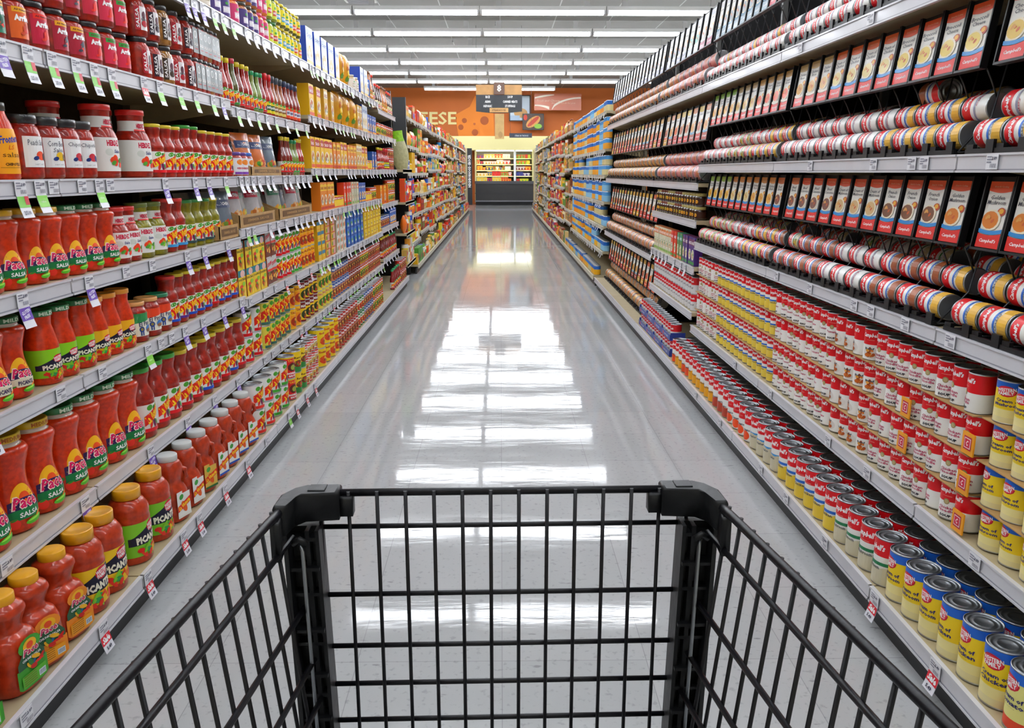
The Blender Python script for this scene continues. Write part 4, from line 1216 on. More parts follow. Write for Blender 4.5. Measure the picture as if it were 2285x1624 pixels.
def sign_frame(h, w):
    mb = MB()
    mb.box(-w / 2, w / 2, .002, .010, -.008, h + .006, BLACKP)
    mb.box(-w / 2, w / 2, -.009, .002, -.008, -.002, BLACKP)
    mb.box(-w / 2, -w / 2 + .005, -.009, .002, -.004, h + .006, BLACKP)
    mb.box(w / 2 - .005, w / 2, -.009, .002, -.004, h + .006, BLACKP)
    mb.tube([(w / 2 - .004, .012, -.006), (w / 2 - .003, .03, -.03), (w / 2 - .002, .055, -.07)], .0022, M('3a3a3a', .3, metal=.6), 6)
    return mb.mesh('sign_frame')
def stop_mesh(w):
    mb = MB()
    mb.box(-w / 2 + .002, w / 2 - .002, .008, .40, .001, .006, BLACKP)
    mb.box(-w / 2 + .002, -w / 2 + .03, .002, .012, .001, .022, BLACKP)
    mb.box(w / 2 - .034, w / 2 - .004, -.002, .006, .001, .032, BLACKP)
    mb.box(-w / 2, w / 2, .0, .008, .001, .012, BLACKP)
    return mb.mesh('front_stop')
def div_mesh(w, up):
    mb = MB()
    mb.tube([(w / 2, .012, .006), (w / 2, .05, .05), (w / 2, .085, .09), (w / 2, .11, up)], .0022, M('2c2c30', .35, metal=.5), 6)
    mb.tube([(w / 2, .012, .006), (w / 2, .40, .02)], .0022, M('2c2c30', .35, metal=.5), 6)
    mb.tube([(w / 2, .11, .085), (w / 2, .39, .13)], .0022, M('2c2c30', .35, metal=.5), 6)
    return mb.mesh('divider')
_cards = {}
RK = 0
def rack_col(where, y, w, zr, z0, z1, card, cans, flavor, top=False, nlab=''):
    """one column of a gravity feed rack"""
    global RK
    p = project(1.14, y, zr)
    if p is None or p[0] < -100 or p[0] > W + 120:
        return
    key = ('f', w, round(z1 - z0, 3))
    if key not in _cards:
        _cards[key] = (sign_frame(z1 - z0, w * .98), stop_mesh(w), div_mesh(w, z0 - zr + .01))
    fr, stp, dv = _cards[key]
    root = bpy.data.objects.new('can_rack', None)
    COL.objects.link(root)
    root.location = (1.142, y, zr)
    root.rotation_euler = (0, 0, -pi / 2)
    tagset(root, 'black gravity can rack showing %s sign, %s along the %s' % (flavor, nth(RN_.setdefault(where, 0)), where), 'can rack', 'gravity feed racks')
    RN_[where] += 1
    f = obj('sign_frame', fr, root, (0, .050, z0 - zr)); f.rotation_euler = (-.13, 0, 0)
    c = obj('sign_card', card, f, (0, 0, 0))
    obj('front_stop', stp, root); obj('divider', dv, root)
    # cans
    r = cans[0].r
    for li, (zz, xx) in enumerate(((.012 + r, .012 + r), (.012 + 2 * r + r * .95, .075 + r * .9), (.012 + 3.6 * r, .16 + r), (.012 + 4.0 * r, .233 + r))):
        if li >= 2 and (RND.random() < .35 or r > .04): continue
        cn = cans[li % len(cans)] if RND.random() < .3 else cans[0]
        R3 = Matrix(((0, 1, 0), (0, 0, 1), (1, 0, 0)))      # can top points down the aisle
        spin = Matrix.Rotation(RND.uniform(-.7, .5) + .3, 3, 'Z')
        e = (R3 @ spin).to_euler()
        put(cn, 1.142 + xx, y - cn.h / 2, zr + zz, tuple(e), where, li, 1 if li >= 2 else 0)
RN_ = {}
NEARC = [sign_card(.160, *c, w=.094) for c in CARDS]
MIDC = [sign_card(.158, c, n, b, s, .094) for c, n, b, s in [('e8501c', 'Cheddar|Cheese', 'e8c45c', '2c8ad0'), ('e8501c', 'Broccoli|Cheese', 'ecd060', '2c8ad0'), ('e8601c', 'Cream of|Chicken', 'ecd88c', '2c8ad0'), ('d0b070', 'Chicken|Rice', 'd8a03c', 'f0e8d8'), ('d8a85c', 'Tomato|Bisque', 'e8501c', 'f0e8d8'), ('c8b080', 'Minestrone', 'c8a02c', 'f0e8d8'), ('8ac43c', 'Green|Pea', 'e8a81c', 'f0e8d8')]]
TOPC = [sign_card(.195, c, n, b, s, .086, r_) for c, n, b, s, r_ in [('b8c0cc', 'Harvest', '7a8a9c', '3c4a8c', 'a02c3c'), ('d8d8dc', 'Country', '9aa4b0', '2c6c8c', '9ab0c0'), ('c8384c', 'Select', 'd8d8dc', 'b8c4d0', 'c8384c')]]
PROG = [sign_card(.20, c, n, b, s, .125, r_, 'Soups') for c, n, b, s, r_ in [('e0a81c', 'Hearty', 'e8601c', 'c02c1c', 'c8301c'), ('d8541c', 'Rich', 'c8341c', 'e8b02c', 'd8541c'), ('e8c83c', 'Chunky', 'b8501c', 'e8e8e0', 'c8201c'), ('d87a2c', 'Classic', 'd8941c', '7ab0d0', 'a8341c'), ('c8981c', 'Light', 'a83c1c', 'e0501c', 'd8a01c')]]
WHC = [sign_card(.195, c, n, b, 'd8dce4', .115, r_, 'Soups') for c, n, b, r_ in [('d8dce0', 'Home', 'a8b0c0', '9a9ab4'), ('c8ccd8', 'Style', 'e0e0e4', 'a84c6c'), ('e0e4e8', 'Fresh', '7ac0b8', 'b8c0d0')]]
FL = [c[1].replace('|', ' ').lower() for c in CARDS]
for b0 in (.675, 2.075, 3.475):
    for j in range(11 if b0 < 3 else 11):
        y = b0 + .026 + (j + .5) * .1225 * (1 if b0 < 3 else .945)
        t = (y - 1.9) / 2.8
        ci = min(7, max(0, int(t * 8.2)))
        fam = 2 if ci in (1, 3, 4) else (1 if ci in (2, 6) else (3 if ci == 7 else 0))
        rack_col(R2, y, .1155 if b0 > 3 else .1225, .855, 1.070, 1.236, NEARC[ci], [lie[fam], lie[(fam + 1) % 4], lie[3]], FL[ci])
        mi = min(6, max(0, int((y - 1.7) / 3.1 * 7)))
        rack_col(R3, y, .1155 if b0 > 3 else .1225, 1.294, 1.508, 1.672, MIDC[mi], [lie[(0, 0, 1, 1, 0, 3, 1)[mi]], lie[1], lie[0]], ('cheddar', 'broccoli', 'cream of chicken', 'chicken rice', 'tomato', 'minestrone', 'green pea')[mi])
        rack_col(R4, y, .1155 if b0 > 3 else .1225, 1.729, 1.962, 2.165, TOPC[0 if y < 3.2 else 1 if y > 3.9 else 2], [lie[1], lie[0], lie[2]], 'pale')
for (y0, y1, rows_) in ((4.83, 6.15, (0, 1)), (6.22, 8.97, (0, 1, 2, 3))):
    n = int((y1 - y0) / .163)
    pt = (y1 - y0) / n
    for j in range(n):
        y = y0 + pt * (j + .5)
        rc = RND.randrange(5)
        rack_col(R4, y, pt, 1.729, 1.962, 2.165, WHC[2 if 5.1 < y < 5.5 else 1 if 4.9 < y < 5.1 else 0], [lieb[1 if y < 5.8 else 0]], 'white')
        rack_col(R3 if 0 else 'right fourth shelf rack', y, pt, 1.191, 1.440, 1.650, PROG[rc], [lieb[1 if y < 6.2 else 2]], 'orange')
        if 2 in rows_:
            rack_col('right low shelf rack', y, pt, .637, .883, 1.10, PROG[(rc + 2) % 5], [lieb[0]], 'yellow')
            rack_col('right base rack', y, pt, .116, .335, .55, PROG[(rc + 1) % 5], [lieb[2]], 'orange red')
runz(1, 'right fourth shelf', .974, 4.86, 6.15, [darkj, darkj, darkj2, darkj, darkj2, darkj], pitch=.078, layers=2)
runz(1, 'right third shelf', .70, 4.86, 6.15, [riceb[2], riceb[2], riceb[3], riceb[1], riceb[0], riceb[0], riceb[0], riceb[0]], pitch=.085, yaw=3)
runz(1, 'right second shelf', .43, 4.86, 6.15, packw, pitch=.078, layers=2)
# a loose can on top of the eye level row
put(lie[2], 1.27, 2.50, 1.44 + .033, tuple((Matrix(((0, -1, 0), (0, 0, -1), (1, 0, 0)))).to_euler()), 'right eye level rack', 5)
#PART3
# ------------------------------------------------------------------ distant stock: simpler shapes
def fbox(kind, desc, w, d, h, c1, c2, c3, cat):
    mb = MB()
    mb.box(-w / 2, w / 2, -d / 2, d / 2, 0, h, PR(c1))
    A = Art(mb, flat(d / 2))
    A.band(-w * .46, w * .46, h * .62, h * .9, c2, n=1)
    A.ell(0, h * .34, w * .32, h * .2, c3, n=8)
    return Prod(kind, cat, desc, mb, [kind], w, h, d / 2)
def fcan(kind, desc, r, h, c1, c2):
    mb = MB()
    mb.lathe([(r, 0), (r, h * .06), (r, h * .6), (r, h * .94), (r, h)], [TIN, PR(c1), PR(c2), TIN], 12)
    return Prod(kind, 'food can', desc, mb, [kind], 2 * r, h, r)
def fbot(kind, desc, r, h, c1, c2, cap):
    mb = MB()
    m = M(c1, .2, coat=.8)
    mb.lathe([(r * .95, 0), (r, h * .05), (r, h * .12), (r, h * .52), (r, h * .56), (r * .45, h * .78), (r * .4, h * .9), (r * .45, h * .9), (r * .45, h)], [m, m, PR(c2), m, m, m, PR(cap), PR(cap)], 12)
    return Prod(kind, 'bottle', desc, mb, [kind], 2 * r, h, r)
PAL = {
    'mix': ['e0301c', 'e8701c', 'f0b81c', 'e8d02c', 'c01c3c', '2c5ac0', '4f9a34', 'd8481c', 'f0f0e8', '7a3a1c', 'e89a2c', '2c8ac8', 'c8a04c'],
    'blue': ['2c74c4', '1c60b4', '4c96d4', 'f0b01c', '2c68bc', '3c8ad0', 'e8a030'],
    'tan': ['c8984c', 'b8783c', 'd8b04c', 'a85c2c', 'e0c07c', '8a4a2c', '5a7a3c'],
    'pink': ['c8384c', 'd87a2c', 'b82c5c', 'e8b83c', '8a2c3c', '4a6a9c', 'e85c2c'],
    'grey': ['8a98a8', 'a8b0b0', '5c6c84', 'c8b078', '6a7a50', '9a8a9a', 'c0a060'],
    'warm': ['e0481c', 'e8881c', 'f0c01c', 'c02818', '8a3a1c', 'd8b04c', 'f0e0b0', '5a8a2c'],
}
CN = {'e0301c': 'red', 'e8701c': 'orange', 'f0b81c': 'yellow', '2c5ac0': 'blue', '4f9a34': 'green'}
def cname(h):
    r, g, b = [int(h[i:i + 2], 16) for i in (0, 2, 4)]
    mx = max(r, g, b)
    if mx - min(r, g, b) < 36: return 'white' if mx > 200 else 'grey'
    if r == mx: return 'yellow' if g > .72 * r and b < .55 * r else 'tan' if g > .6 * r and b > .35 * r else 'orange' if g > .42 * r else 'pink' if b > .35 * r else 'red' if r > 150 else 'brown'
    if b == mx: return 'blue'
    return 'green'
_fp = {}
def farprod(pal, r):
    P = PAL[pal]
    a, b, c = r.choice(P), r.choice(P + ['f0ede0']), r.choice(P)
    if pal == 'blue':
        a, b = r.choice(['f0b01c', 'e8a030', '8ac0e0', 'e8901c', 'd8c890']), r.choice(['2c74c4', '1c60b4', '4c96d4', '2c68bc'])
    t = r.choice(['box', 'box', 'can', 'can', 'bot', 'bag'] if pal not in ('tan',) else ['box', 'box', 'bot'])
    if pal == 'blue': t = 'can'
    v = r.randrange(3)
    k = (t, a, b, c, v)
    if k in _fp: return _fp[k]
    n1, n2 = cname(a), cname(b)
    if t == 'box':
        w, h = [(.10, .16), (.085, .13), (.12, .19)][v]
        p = fbox('grocery_box', '%s grocery box with %s band' % (n1, n2), w, .06, h, a, b, c, 'box')
    elif t == 'can':
        p = fcan('food_can', '%s and %s food can' % (n2, n1), .037 + .003 * v, .108 if v else .115, a, b)
    elif t == 'bot':
        p = fbot('condiment_bottle', '%s condiment bottle with %s label' % (n1, n2), .030 + .004 * v, .17 + .02 * v, a, b, c)
    else:
        mb = MB()
        w, h = .12 + .01 * v, .17 + .015 * v
        m = M(a, .3, coat=.4)
        rows = []
        for j in range(5):
            q = [(.55, .3), (1, .9), (.96, 1), (.98, .7), (1, .06)][j]
            rows.append([(w / 2 * q[0] * cx, .035 * q[1] * cy, h * j / 4) for cx, cy in ((-1, -.2), (-.6, -1), (0, -1.1), (.6, -1), (1, -.2), (1, .2), (.6, 1), (-.6, 1), (-1, .2))])
        mb.grid(rows, [m, m, PR(b), m], True, True)
        p = Prod('snack_bag', 'bag', '%s snack bag with %s top' % (n1, n2), mb, ['snack_bag'], w, h, .036)
    _fp[k] = p
    return p
SHN = ['base shelf', 'second shelf', 'third shelf', 'fourth shelf', 'fifth shelf', 'sixth shelf', 'top shelf']
for (side, k), (y0, y1, zs) in FAR.items():
    pals = {1: ['blue', 'blue', 'blue', 'tan', 'warm', 'pink', 'pink', 'warm', 'grey', 'grey', 'tan', 'mix', 'grey'],
            -1: ['mix', 'warm', 'mix', 'mix', 'mix', 'warm', 'tan', 'mix', 'grey', 'mix', 'pink', 'pink']}[side]
    levels = [.116] + zs
    for li, z in enumerate(levels):
        r = random.Random(li * 31 + k * 3 + side)
        top = levels[li + 1] - .05 if li < 6 else 2.25
        y = y0 + .03
        where = '%s far %s' % (SIDE[side], SHN[li])
        while y < y1 - .05:
            pr = farprod(pals[k], r)
            for _ in range(8):
                if z + pr.h < top: break
                pr = farprod(pals[k], r)
            if z + pr.h > top:
                y += .05; continue
            nrep = r.choice([1, 2, 3, 4]) if pals[k] != 'blue' else 4
            lay = 1 if pr.kind in ('condiment_bottle', 'snack_bag') else max(1, min(3, int((top - z) / pr.h)))
            if pr.kind == 'food_can' and side < 0 and r.random() < .4: lay = 1
            if li == 6: lay = 1
            pt = pr.w + .006
            for q in range(nrep):
                if y + pt > y1 - .03: break
                for l in range(lay):
                    put(pr, side * ((1.055 if li == 0 else 1.155) + pr.r), y + pt / 2, z + l * pr.h, (0, 0, side * -pi / 2 + radians(r.uniform(-6, 6))), where, l)
                y += pt
            if y + pt > y1 - .03: break

# a tall bag hanging at the black divider
mb = MB()
pts = []
rows = []
for j in range(12):
    t = j / 11
    w_ = .06 + .05 * sin(pi * min(1, t * 1.2)) * (1 - t * .5)
    rows.append([(w_ * cos(a_) * 1.0, w_ * .5 * sin(a_), .44 * t) for a_ in [2 * pi * q / 14 for q in range(14)]])
mg = M('b8b488', .5, noise=.2, scale=30, bump=.4)
mg2 = M('8cc81c', .5, noise=.3, scale=30)
mb.grid(rows, [mg] * 8 + [mg2] * 3, True, True)
o = obj('shopping_bag', mb.mesh('shopping_bag'), loc=(-1.16, 9.85, 1.285))
o.rotation_euler = (.05, -.1, 0)
tagset(o, 'tall pale bag with lime green top hanging before the black divider', 'bag')
mb = MB(); mb.box(-1.6, -1.08, 9.3, 10.2, 1.255, 1.283, SHELF); mb.box(-1.086, -1.08, 9.3, 10.2, 1.24, 1.29, RAILF)
for z_ in (.2, .55, .9):
    mb.box(-1.6, -1.06, 9.3, 10.2, z_, z_ + .025, SHELF); mb.box(-1.066, -1.06, 9.3, 10.2, z_ - .012, z_ + .03, RAILF)
mb.box(-1.6, -1.58, 9.28, 10.22, 0, 1.3, BACKR)
o = obj('low_display_shelf', mb.mesh('low_display_shelf'))
tagset(o, 'cream edged low display shelf bridging the two left shelving runs', 'shelving')
r = random.Random(77)
for z_, wh in ((.225, 'low display base'), (.575, 'low display middle'), (.925, 'low display top')):
    y = 9.35
    while y < 10.1:
        pr = farprod('mix', r)
        if pr.h < .28:
            for l in range(1 if pr.h > .13 else 2):
                put(pr, -1.075 - pr.r, y + pr.w / 2, z_ + l * pr.h, (0, 0, pi / 2), 'left ' + wh, l)
        y += pr.w + .008

# ------------------------------------------------------------------ price tags
def tagmesh(kind):
    """local: x along the rail, -y outwards, z up, hung from z=0"""
    mb = MB()
    W_ = .046
    y = .0008
    m = PR('e9e9ee')
    def sheet(u0, u1, v0, v1, col, bend=0):
        mb.box(u0, u1, -y - bend, -bend, v0, v1, PR(col))
    A = Art(mb, lambda u, v, l: (u, -.0012 - .0002 * l - max(0, (-.034 - v)) * .25, v))
    sheet(-W_ / 2, W_ / 2, -.034, 0, 'e9e9ee')
    for k in range(3):
        A.box(-.019, -.019 + .018 + .006 * (k % 2), -.007 - k * .006, -.004 - k * .006, '8a8a98')
    A.text('3.89' if kind != 'sale' else '5.49', .010, -.009, .018, .008, '44445a', 0, .03)
    for k in range(7):
        A.box(-.004 + k * .0035, -.0025 + k * .0035, -.030, -.021, '6a6a78'); A.l -= 1
    A.l += 1
    if kind != 'plain':
        hgt = {'purple': .084, 'green': .078, 'greenred': .086, 'sale': .078, 'white': .07}[kind]
        rows = [[(-W_ / 2 * 1.0, -.0012 - .012 * ((k_ / 4) ** 1.5), -.034 - (hgt - .034) * k_ / 4), (W_ / 2, -.0012 - .012 * ((k_ / 4) ** 1.5), -.034 - (hgt - .034) * k_ / 4)] for k_ in range(5)]
        mb.grid(rows, PR('e6e6ee'))
        mb.grid([[(p[0], p[1] + .0006, p[2]) for p in r_] for r_ in rows], PR('d8d8e4'), flip=True)
        def fn(u, v, l):
            t = max(0, (-.034 - v) / (hgt - .034))
            return (u, -.0014 - .012 * t ** 1.5 - .0004 * l, v)
        B = Art(mb, fn)
        if kind == 'purple':
            B.band(-W_ / 2, W_ / 2, -.066, -.036, '6a4ab0', n=2, nv=4)
            B.text('GLUTEN', 0, -.046, .036, .009, 'f0ecff', 0, .04, .2)
            B.text('FREE', 0, -.057, .024, .008, 'f0ecff', 0, .04, .2)
        elif kind == 'green':
            B.band(-W_ / 2, W_ / 2, -.064, -.036, '86d04a', n=2, nv=4)
            B.text('value', 0, -.050, .024, .006, 'd8f4c0', 0, .02)
        elif kind == 'greenred':
            B.band(-W_ / 2, W_ / 2, -.062, -.036, '7cc84a', n=2, nv=4)
            B.band(.006, W_ / 2, -.056, -.036, 'c8303c', n=2, nv=4)
            B.text('2/5.00', 0, -.074, .028, .010, '5a5a6c', 0, .03)
        elif kind == 'sale':
            B.band(-W_ / 2, W_ / 2, -.058, -.034, 'd81c30', n=2, nv=4)
            B.text('Sale', 0, -.046, .038, .017, 'ffffff', .3, .05)
            B.text('5.49', 0, -.068, .024, .009, '3c3c50', 0, .04)
        elif kind == 'white':
            B.text('1.99', 0, -.056, .024, .008, '8a8a98', 0, .03)
    return mb.mesh('price_tag')
TAGM = {k: tagmesh(k) for k in ('plain', 'purple', 'green', 'greenred', 'sale', 'white')}
TD = {'plain': 'small white paper price label', 'purple': 'white and purple hanging price tag', 'green': 'white and green hanging price tag', 'greenred': 'white green and red hanging price tag', 'sale': 'red and white sale price tag', 'white': 'white hanging price tag'}
TAGS = []
def tag(side, lev, z, px, kind, xf=XF, y=None):
    X = xf - .0045
    yy = y if y is not None else zat(px, X, z)
    p = project(side * X, yy, z)
    if p is None or not (-40 < p[0] < W + 40 and -40 < p[1] < H + 60): return
    TAGS.append((p[2], side, lev, X, yy, z, kind))
TL = [
    (.114, 0, XB, [(62, 'plain'), (232, 'sale'), (331, 'sale'), (410, 'sale'), (445, 'sale'), (502, 'sale'), (552, 'sale'), (595, 'plain'), (645, 'green'), (662, 'sale'), (684, 'sale'), (703, 'sale')]),
    (.388, 1, XF, [(20, 'plain'), (193, 'purple'), (338, 'purple'), (420, 'purple'), (480, 'purple'), (532, 'purple'), (560, 'plain'), (592, 'plain'), (610, 'plain'), (630, 'plain'), (648, 'plain'), (672, 'sale'), (682, 'purple'), (708, 'purple'), (745, 'sale')]),
    (.712, 2, XF, [(-18, 'sale'), (140, 'plain'), (232, 'plain'), (333, 'green'), (362, 'plain'), (385, 'plain'), (415, 'purple'), (455, 'purple'), (500, 'purple'), (540, 'purple')]),
    (.698, 2, XF, [(560, 'plain'), (592, 'plain'), (616, 'plain'), (640, 'sale'), (665, 'sale'), (694, 'sale'), (714, 'green'), (722, 'green'), (732, 'green'), (745, 'green'), (757, 'green')]),
    (.973, 3, XF, [(56, 'purple'), (203, 'purple'), (285, 'plain'), (343, 'plain'), (420, 'purple'), (458, 'purple'), (510, 'purple')]),
    (1.006, 3, XF, [(555, 'green'), (568, 'green'), (604, 'white'), (622, 'white'), (640, 'white'), (660, 'white'), (672, 'white'), (684, 'white'), (697, 'white')]),
    (1.231, 4, XF, [(52, 'greenred'), (95, 'green'), (125, 'plain'), (188, 'plain'), (226, 'green'), (250, 'plain'), (372, 'purple'), (438, 'purple'), (468, 'purple'), (506, 'green')]),
    (1.233, 4, XF, [(540, 'white'), (552, 'white'), (566, 'white'), (580, 'white'), (598, 'white'), (610, 'white'), (636, 'white'), (648, 'white'), (664, 'white'), (676, 'white'), (688, 'white')]),
    (1.546, 5, XF, [(8, 'purple'), (68, 'greenred'), (122, 'greenred'), (175, 'greenred'), (215, 'greenred'), (254, 'greenred'), (325, 'sale'), (360, 'green'), (405, 'green'), (440, 'green'), (478, 'green'), (500, 'purple')]),
    (1.523, 5, XF, [(534, 'green'), (556, 'white'), (578, 'green'), (598, 'white'), (618, 'green'), (642, 'white'), (662, 'green'), (684, 'green')]),
    (1.880, 6, XF, [(418, 'purple'), (435, 'purple'), (455, 'purple'), (480, 'green'), (500, 'green'), (522, 'green'), (552, 'white'), (572, 'white'), (590, 'white'), (612, 'white'), (632, 'white'), (652, 'white'), (672, 'white'), (700, 'white'), (732, 'white'), (760, 'white'), (788, 'white'), (812, 'white')]),
]
for z, l, xf, its in TL:
    for px, k in its:
        tag(-1, l, z, px, k, xf)
TR = [(.114, 0, XB, [(1552, 'plain'), (1606, 'plain'), (1698, 'plain'), (1755, 'plain'), (1842, 'plain'), (1955, 'sale'), (2092, 'sale')]),
      (.358, 1, XF, [(1640, 'plain'), (1720, 'plain'), (1850, 'plain'), (1938, 'plain'), (2182, 'plain')]),
      (.852, 2, XF, [(1735, 'plain'), (1810, 'plain'), (1910, 'plain'), (1948, 'plain'), (2026, 'plain'), (2128, 'plain')]),
      (1.291, 3, XF, [(1812, 'plain'), (1955, 'plain'), (2042, 'plain'), (2070, 'plain'), (2225, 'plain')]),
      (1.726, 4, XF, [(1790, 'plain'), (1950, 'plain')]),
      (.698, 2, XF, [(1455, 'white'), (1463, 'white'), (1471, 'white'), (1479, 'white'), (1487, 'white'), (1504, 'white'), (1519, 'white'), (1529, 'white')])]
for z, l, xf, its in TR:
    for px, k in its:
        tag(1, l, z, px, k, xf)
r = random.Random(5)
for z, l in ((1.273, 4), (1.583, 5), (1.006, 3), (.698, 2), (.388, 1), (1.88, 6)):
    y = 5.15
    while y < 7.9:
        tag(-1, l, z, 0, r.choice(['white', 'white', 'green', 'plain']), XF, y); y += r.uniform(.11, .22)
for (side, k), (y0, y1, zs) in FAR.items():
    if k > 7: continue
    for li, z in enumerate(zs):
        y = y0 + .1
        while y < y1 - .05:
            if r.random() < .75: tag(side, li + 1, z, 0, 'white', XF, y)
            y += r.uniform(.12, .26)
for k in range(5):
    for zi, z in enumerate((.42, .72, .95, 1.28, 1.6)):
        if r.random() < .8: tag(-1, zi + 1, z - .002, 0, 'white', XF, 8.1 + k * .22)
TAGS.sort()
cnt = {}
for D, side, lev, X, y, z, kind in TAGS[:300]:
    o = obj('price_tag', TAGM[kind], loc=(side * X, y, z))
    o.rotation_euler = (0, 0, side * -pi / 2)
    key = (side, lev, kind)
    cnt[key] = cnt.get(key, 0) + 1
    tagset(o, '%s, %s from front of %s %s rail' % (TD[kind], nth(cnt[key] - 1), SIDE[side], SHN[lev]), 'price tag', 'price tags on the shelf rails')
if len(TAGS) > 300:
    mb = MB()
    for D, side, lev, X, y, z, kind in TAGS[300:]:
        x0, x1 = sorted((side * X, side * (X - .002)))
        mb.box(x0, x1, y - .023, y + .023, z - .065, z, PR('e6e6ee'))
    o = obj('price_tag', mb.mesh('far_price_tags'))
    tagset(o, 'distant small white price tags along the far shelf rails', 'price tag', kind='stuff')

# ------------------------------------------------------------------ far end of the shop
YC = 32.6
mb = MB()
BLK = M('141418', .35, coat=.3, noise=.2, scale=8)
mb.box(-.98, 1.28, YC - .1, 34.1, .0, .12, M('0c0c10', .6))
mb.box(-.98, 1.28, YC - .2, 34.1, .12, .86, BLK)
mb.box(-1.0, 1.3, YC - .26, YC - .2, .82, .93, M('3a3a40', .3, coat=.4))
mb.box(-1.0, 1.3, YC - .24, YC - .2, .14, .19, M('6a6a70', .3, metal=.5))
mb.box(-1.0, 1.3, YC - .215, YC - .2, .45, .47, M('2a2a30', .3, metal=.5))
cooler = obj('open_cooler', mb.mesh('open_cooler'))
tagset(cooler, 'long black open dairy cooler with lit shelves across the aisle end', 'cooler')
mb = MB(); mb.box(-2.2, 2.5, YC - .1, 34.1, 2.10, 2.62, M('e6dc9c', .6)); obj('canopy', mb.mesh('canopy'), cooler)
mb = MB(); mb.box(-.98, 1.28, 34.0, 34.1, .86, 2.12, M('e8e0c0', .5)); obj('back_panel', mb.mesh('back_panel'), cooler)
mb = MB(); mb.box(.52, .60, YC, 34.0, .86, 2.12, M('e8ecec', .4)); obj('divider', mb.mesh('divider'), cooler)
for x0 in (-1.0, 1.24):
    mb = MB(); mb.box(x0, x0 + .05, YC, 34.0, .1, 2.12, M('d8d090', .5)); obj('side_panel', mb.mesh('side_panel'), cooler)
mb = MB(); mb.box(-.94, 1.22, YC + .02, YC + .06, 2.06, 2.09, TUBE); obj('canopy_light', mb.mesh('canopy_light'), cooler)
mb = MB(); mb.box(-.94, 1.22, YC + .45, YC + .49, 1.62, 1.64, TUBE); 
r = random.Random(12)
for k, z in enumerate((.90, 1.12, 1.34, 1.57, 1.80)):
    ys = YC + .05 + k * .14
    mb = MB()
    mb.box(-.95, .52, ys, 34.0, z - .02, z, M('e8e4d0', .4)); mb.box(-.95, .52, ys - .004, ys, z - .035, z + .005, M('f0e8b0', .4))
    mb.box(.6, 1.24, ys, 34.0, z - .02, z, M('e8e4d0', .4)); mb.box(.6, 1.24, ys - .004, ys, z - .035, z + .005, M('f0e8b0', .4))
    obj('shelf', mb.mesh('shelf'), cooler)
    for xa, xb_ in ((-.93, .5), (.62, 1.22)):
        x = xa
        while x < xb_ - .135:
            c = r.choice(['e8b02c', 'f0c83c', 'd8381c', 'e87a2c', 'f0e8c0', '2c3c6c', 'c82c2c', 'e8d87c', '7ab83c', 'f0a030'] if x < .5 else ['7ac02c', 'e8401c', '8a2c1c', 'd8c82c', '5a3c8c'])
            c2 = r.choice(['f0ede0', 'c83020', 'f0c030', '2c4a8c'])
            nrep = r.choice([1, 2, 3])
            w_ = r.choice([.09, .11, .13])
            hh = r.choice([.12, .15, .17])
            k_ = ('d', c, c2, w_, hh)
            if k_ not in _fp:
                _fp[k_] = fbox('dairy_pack', '%s dairy pack with %s band' % (cname(c), cname(c2)), w_, .08, hh, c, c2, c2, 'food pack')
            for q in range(nrep):
                if x + w_ > xb_: break
                put(_fp[k_], x + w_ / 2, ys + .06, z + .001, (0, 0, 0), 'cooler %s shelf' % ['bottom', 'second', 'third', 'fourth', 'top'][k])
                x += w_ + .006
# vertical neighbourhood sign
mb = MB()
mb.box(-1.22, -1.03, 30.2, 30.25, .1, 2.1, M('17171c', .5))
mb.part(1)
A = Art(mb, lambda u, v, l: (-1.125 + u, 30.2 - .001 - .002 * l, v))
A.text('NEIGHBORHOOD GROCER', 0, 1.30, 1.15, .10, 'f0f0f0', 0, .03, pi / 2)
o = obj('banner_stand', mb.mesh('banner_stand', 0)); obj('lettering', mb.mesh('lettering', 1), o)
tagset(o, 'narrow black upright sign with white letters reading up its height', 'sign')
# wall graphics
YW = YEND - .001
def wfn(u, v, l):
    return (u, YW - .004 - .004 * l, v)
mb = MB(); A = Art(mb, wfn)
def wx(px): return (px - 1117) / F * YEND * .975
def wz(py): return CAMH + (385 - py) / F * YEND * .975
A.text('CHEESE', wx(949), wz(269), 2.65, .50, 'f6e8a0', 0, .02)
o = obj('wall_lettering', mb.mesh('wall_lettering'))
tagset(o, 'large cream letters reading CHEESE on the orange end wall', 'lettering')
mb = MB(); A = Art(mb, wfn)
base = 2.63
o_ = len(mb.v)
LO = M('f08a20', .6)
for u, v in [(wx(1025), base), (wx(1018), wz(262)), (wx(1050), wz(245)), (wx(1062), wz(222)), (wx(1100), wz(226)), (wx(1104), base)]:
    mb.v.append(wfn(u, v, 1))
mb.face(list(range(o_, o_ + 6)), LO)
A.l = 2
DO = M('b0561a', .6)
for px, py, r_ in [(1038, 274, .10), (1082, 274, .17), (1030, 288, .11), (1061, 299, .13), (1060, 281, .05)]:
    A.ell(wx(px), wz(py), r_, r_, DO, n=16); A.l -= 1
o = obj('wall_mural', mb.mesh('wall_mural'))
tagset(o, 'lighter orange cheese wedge with round holes painted on the end wall', 'mural')
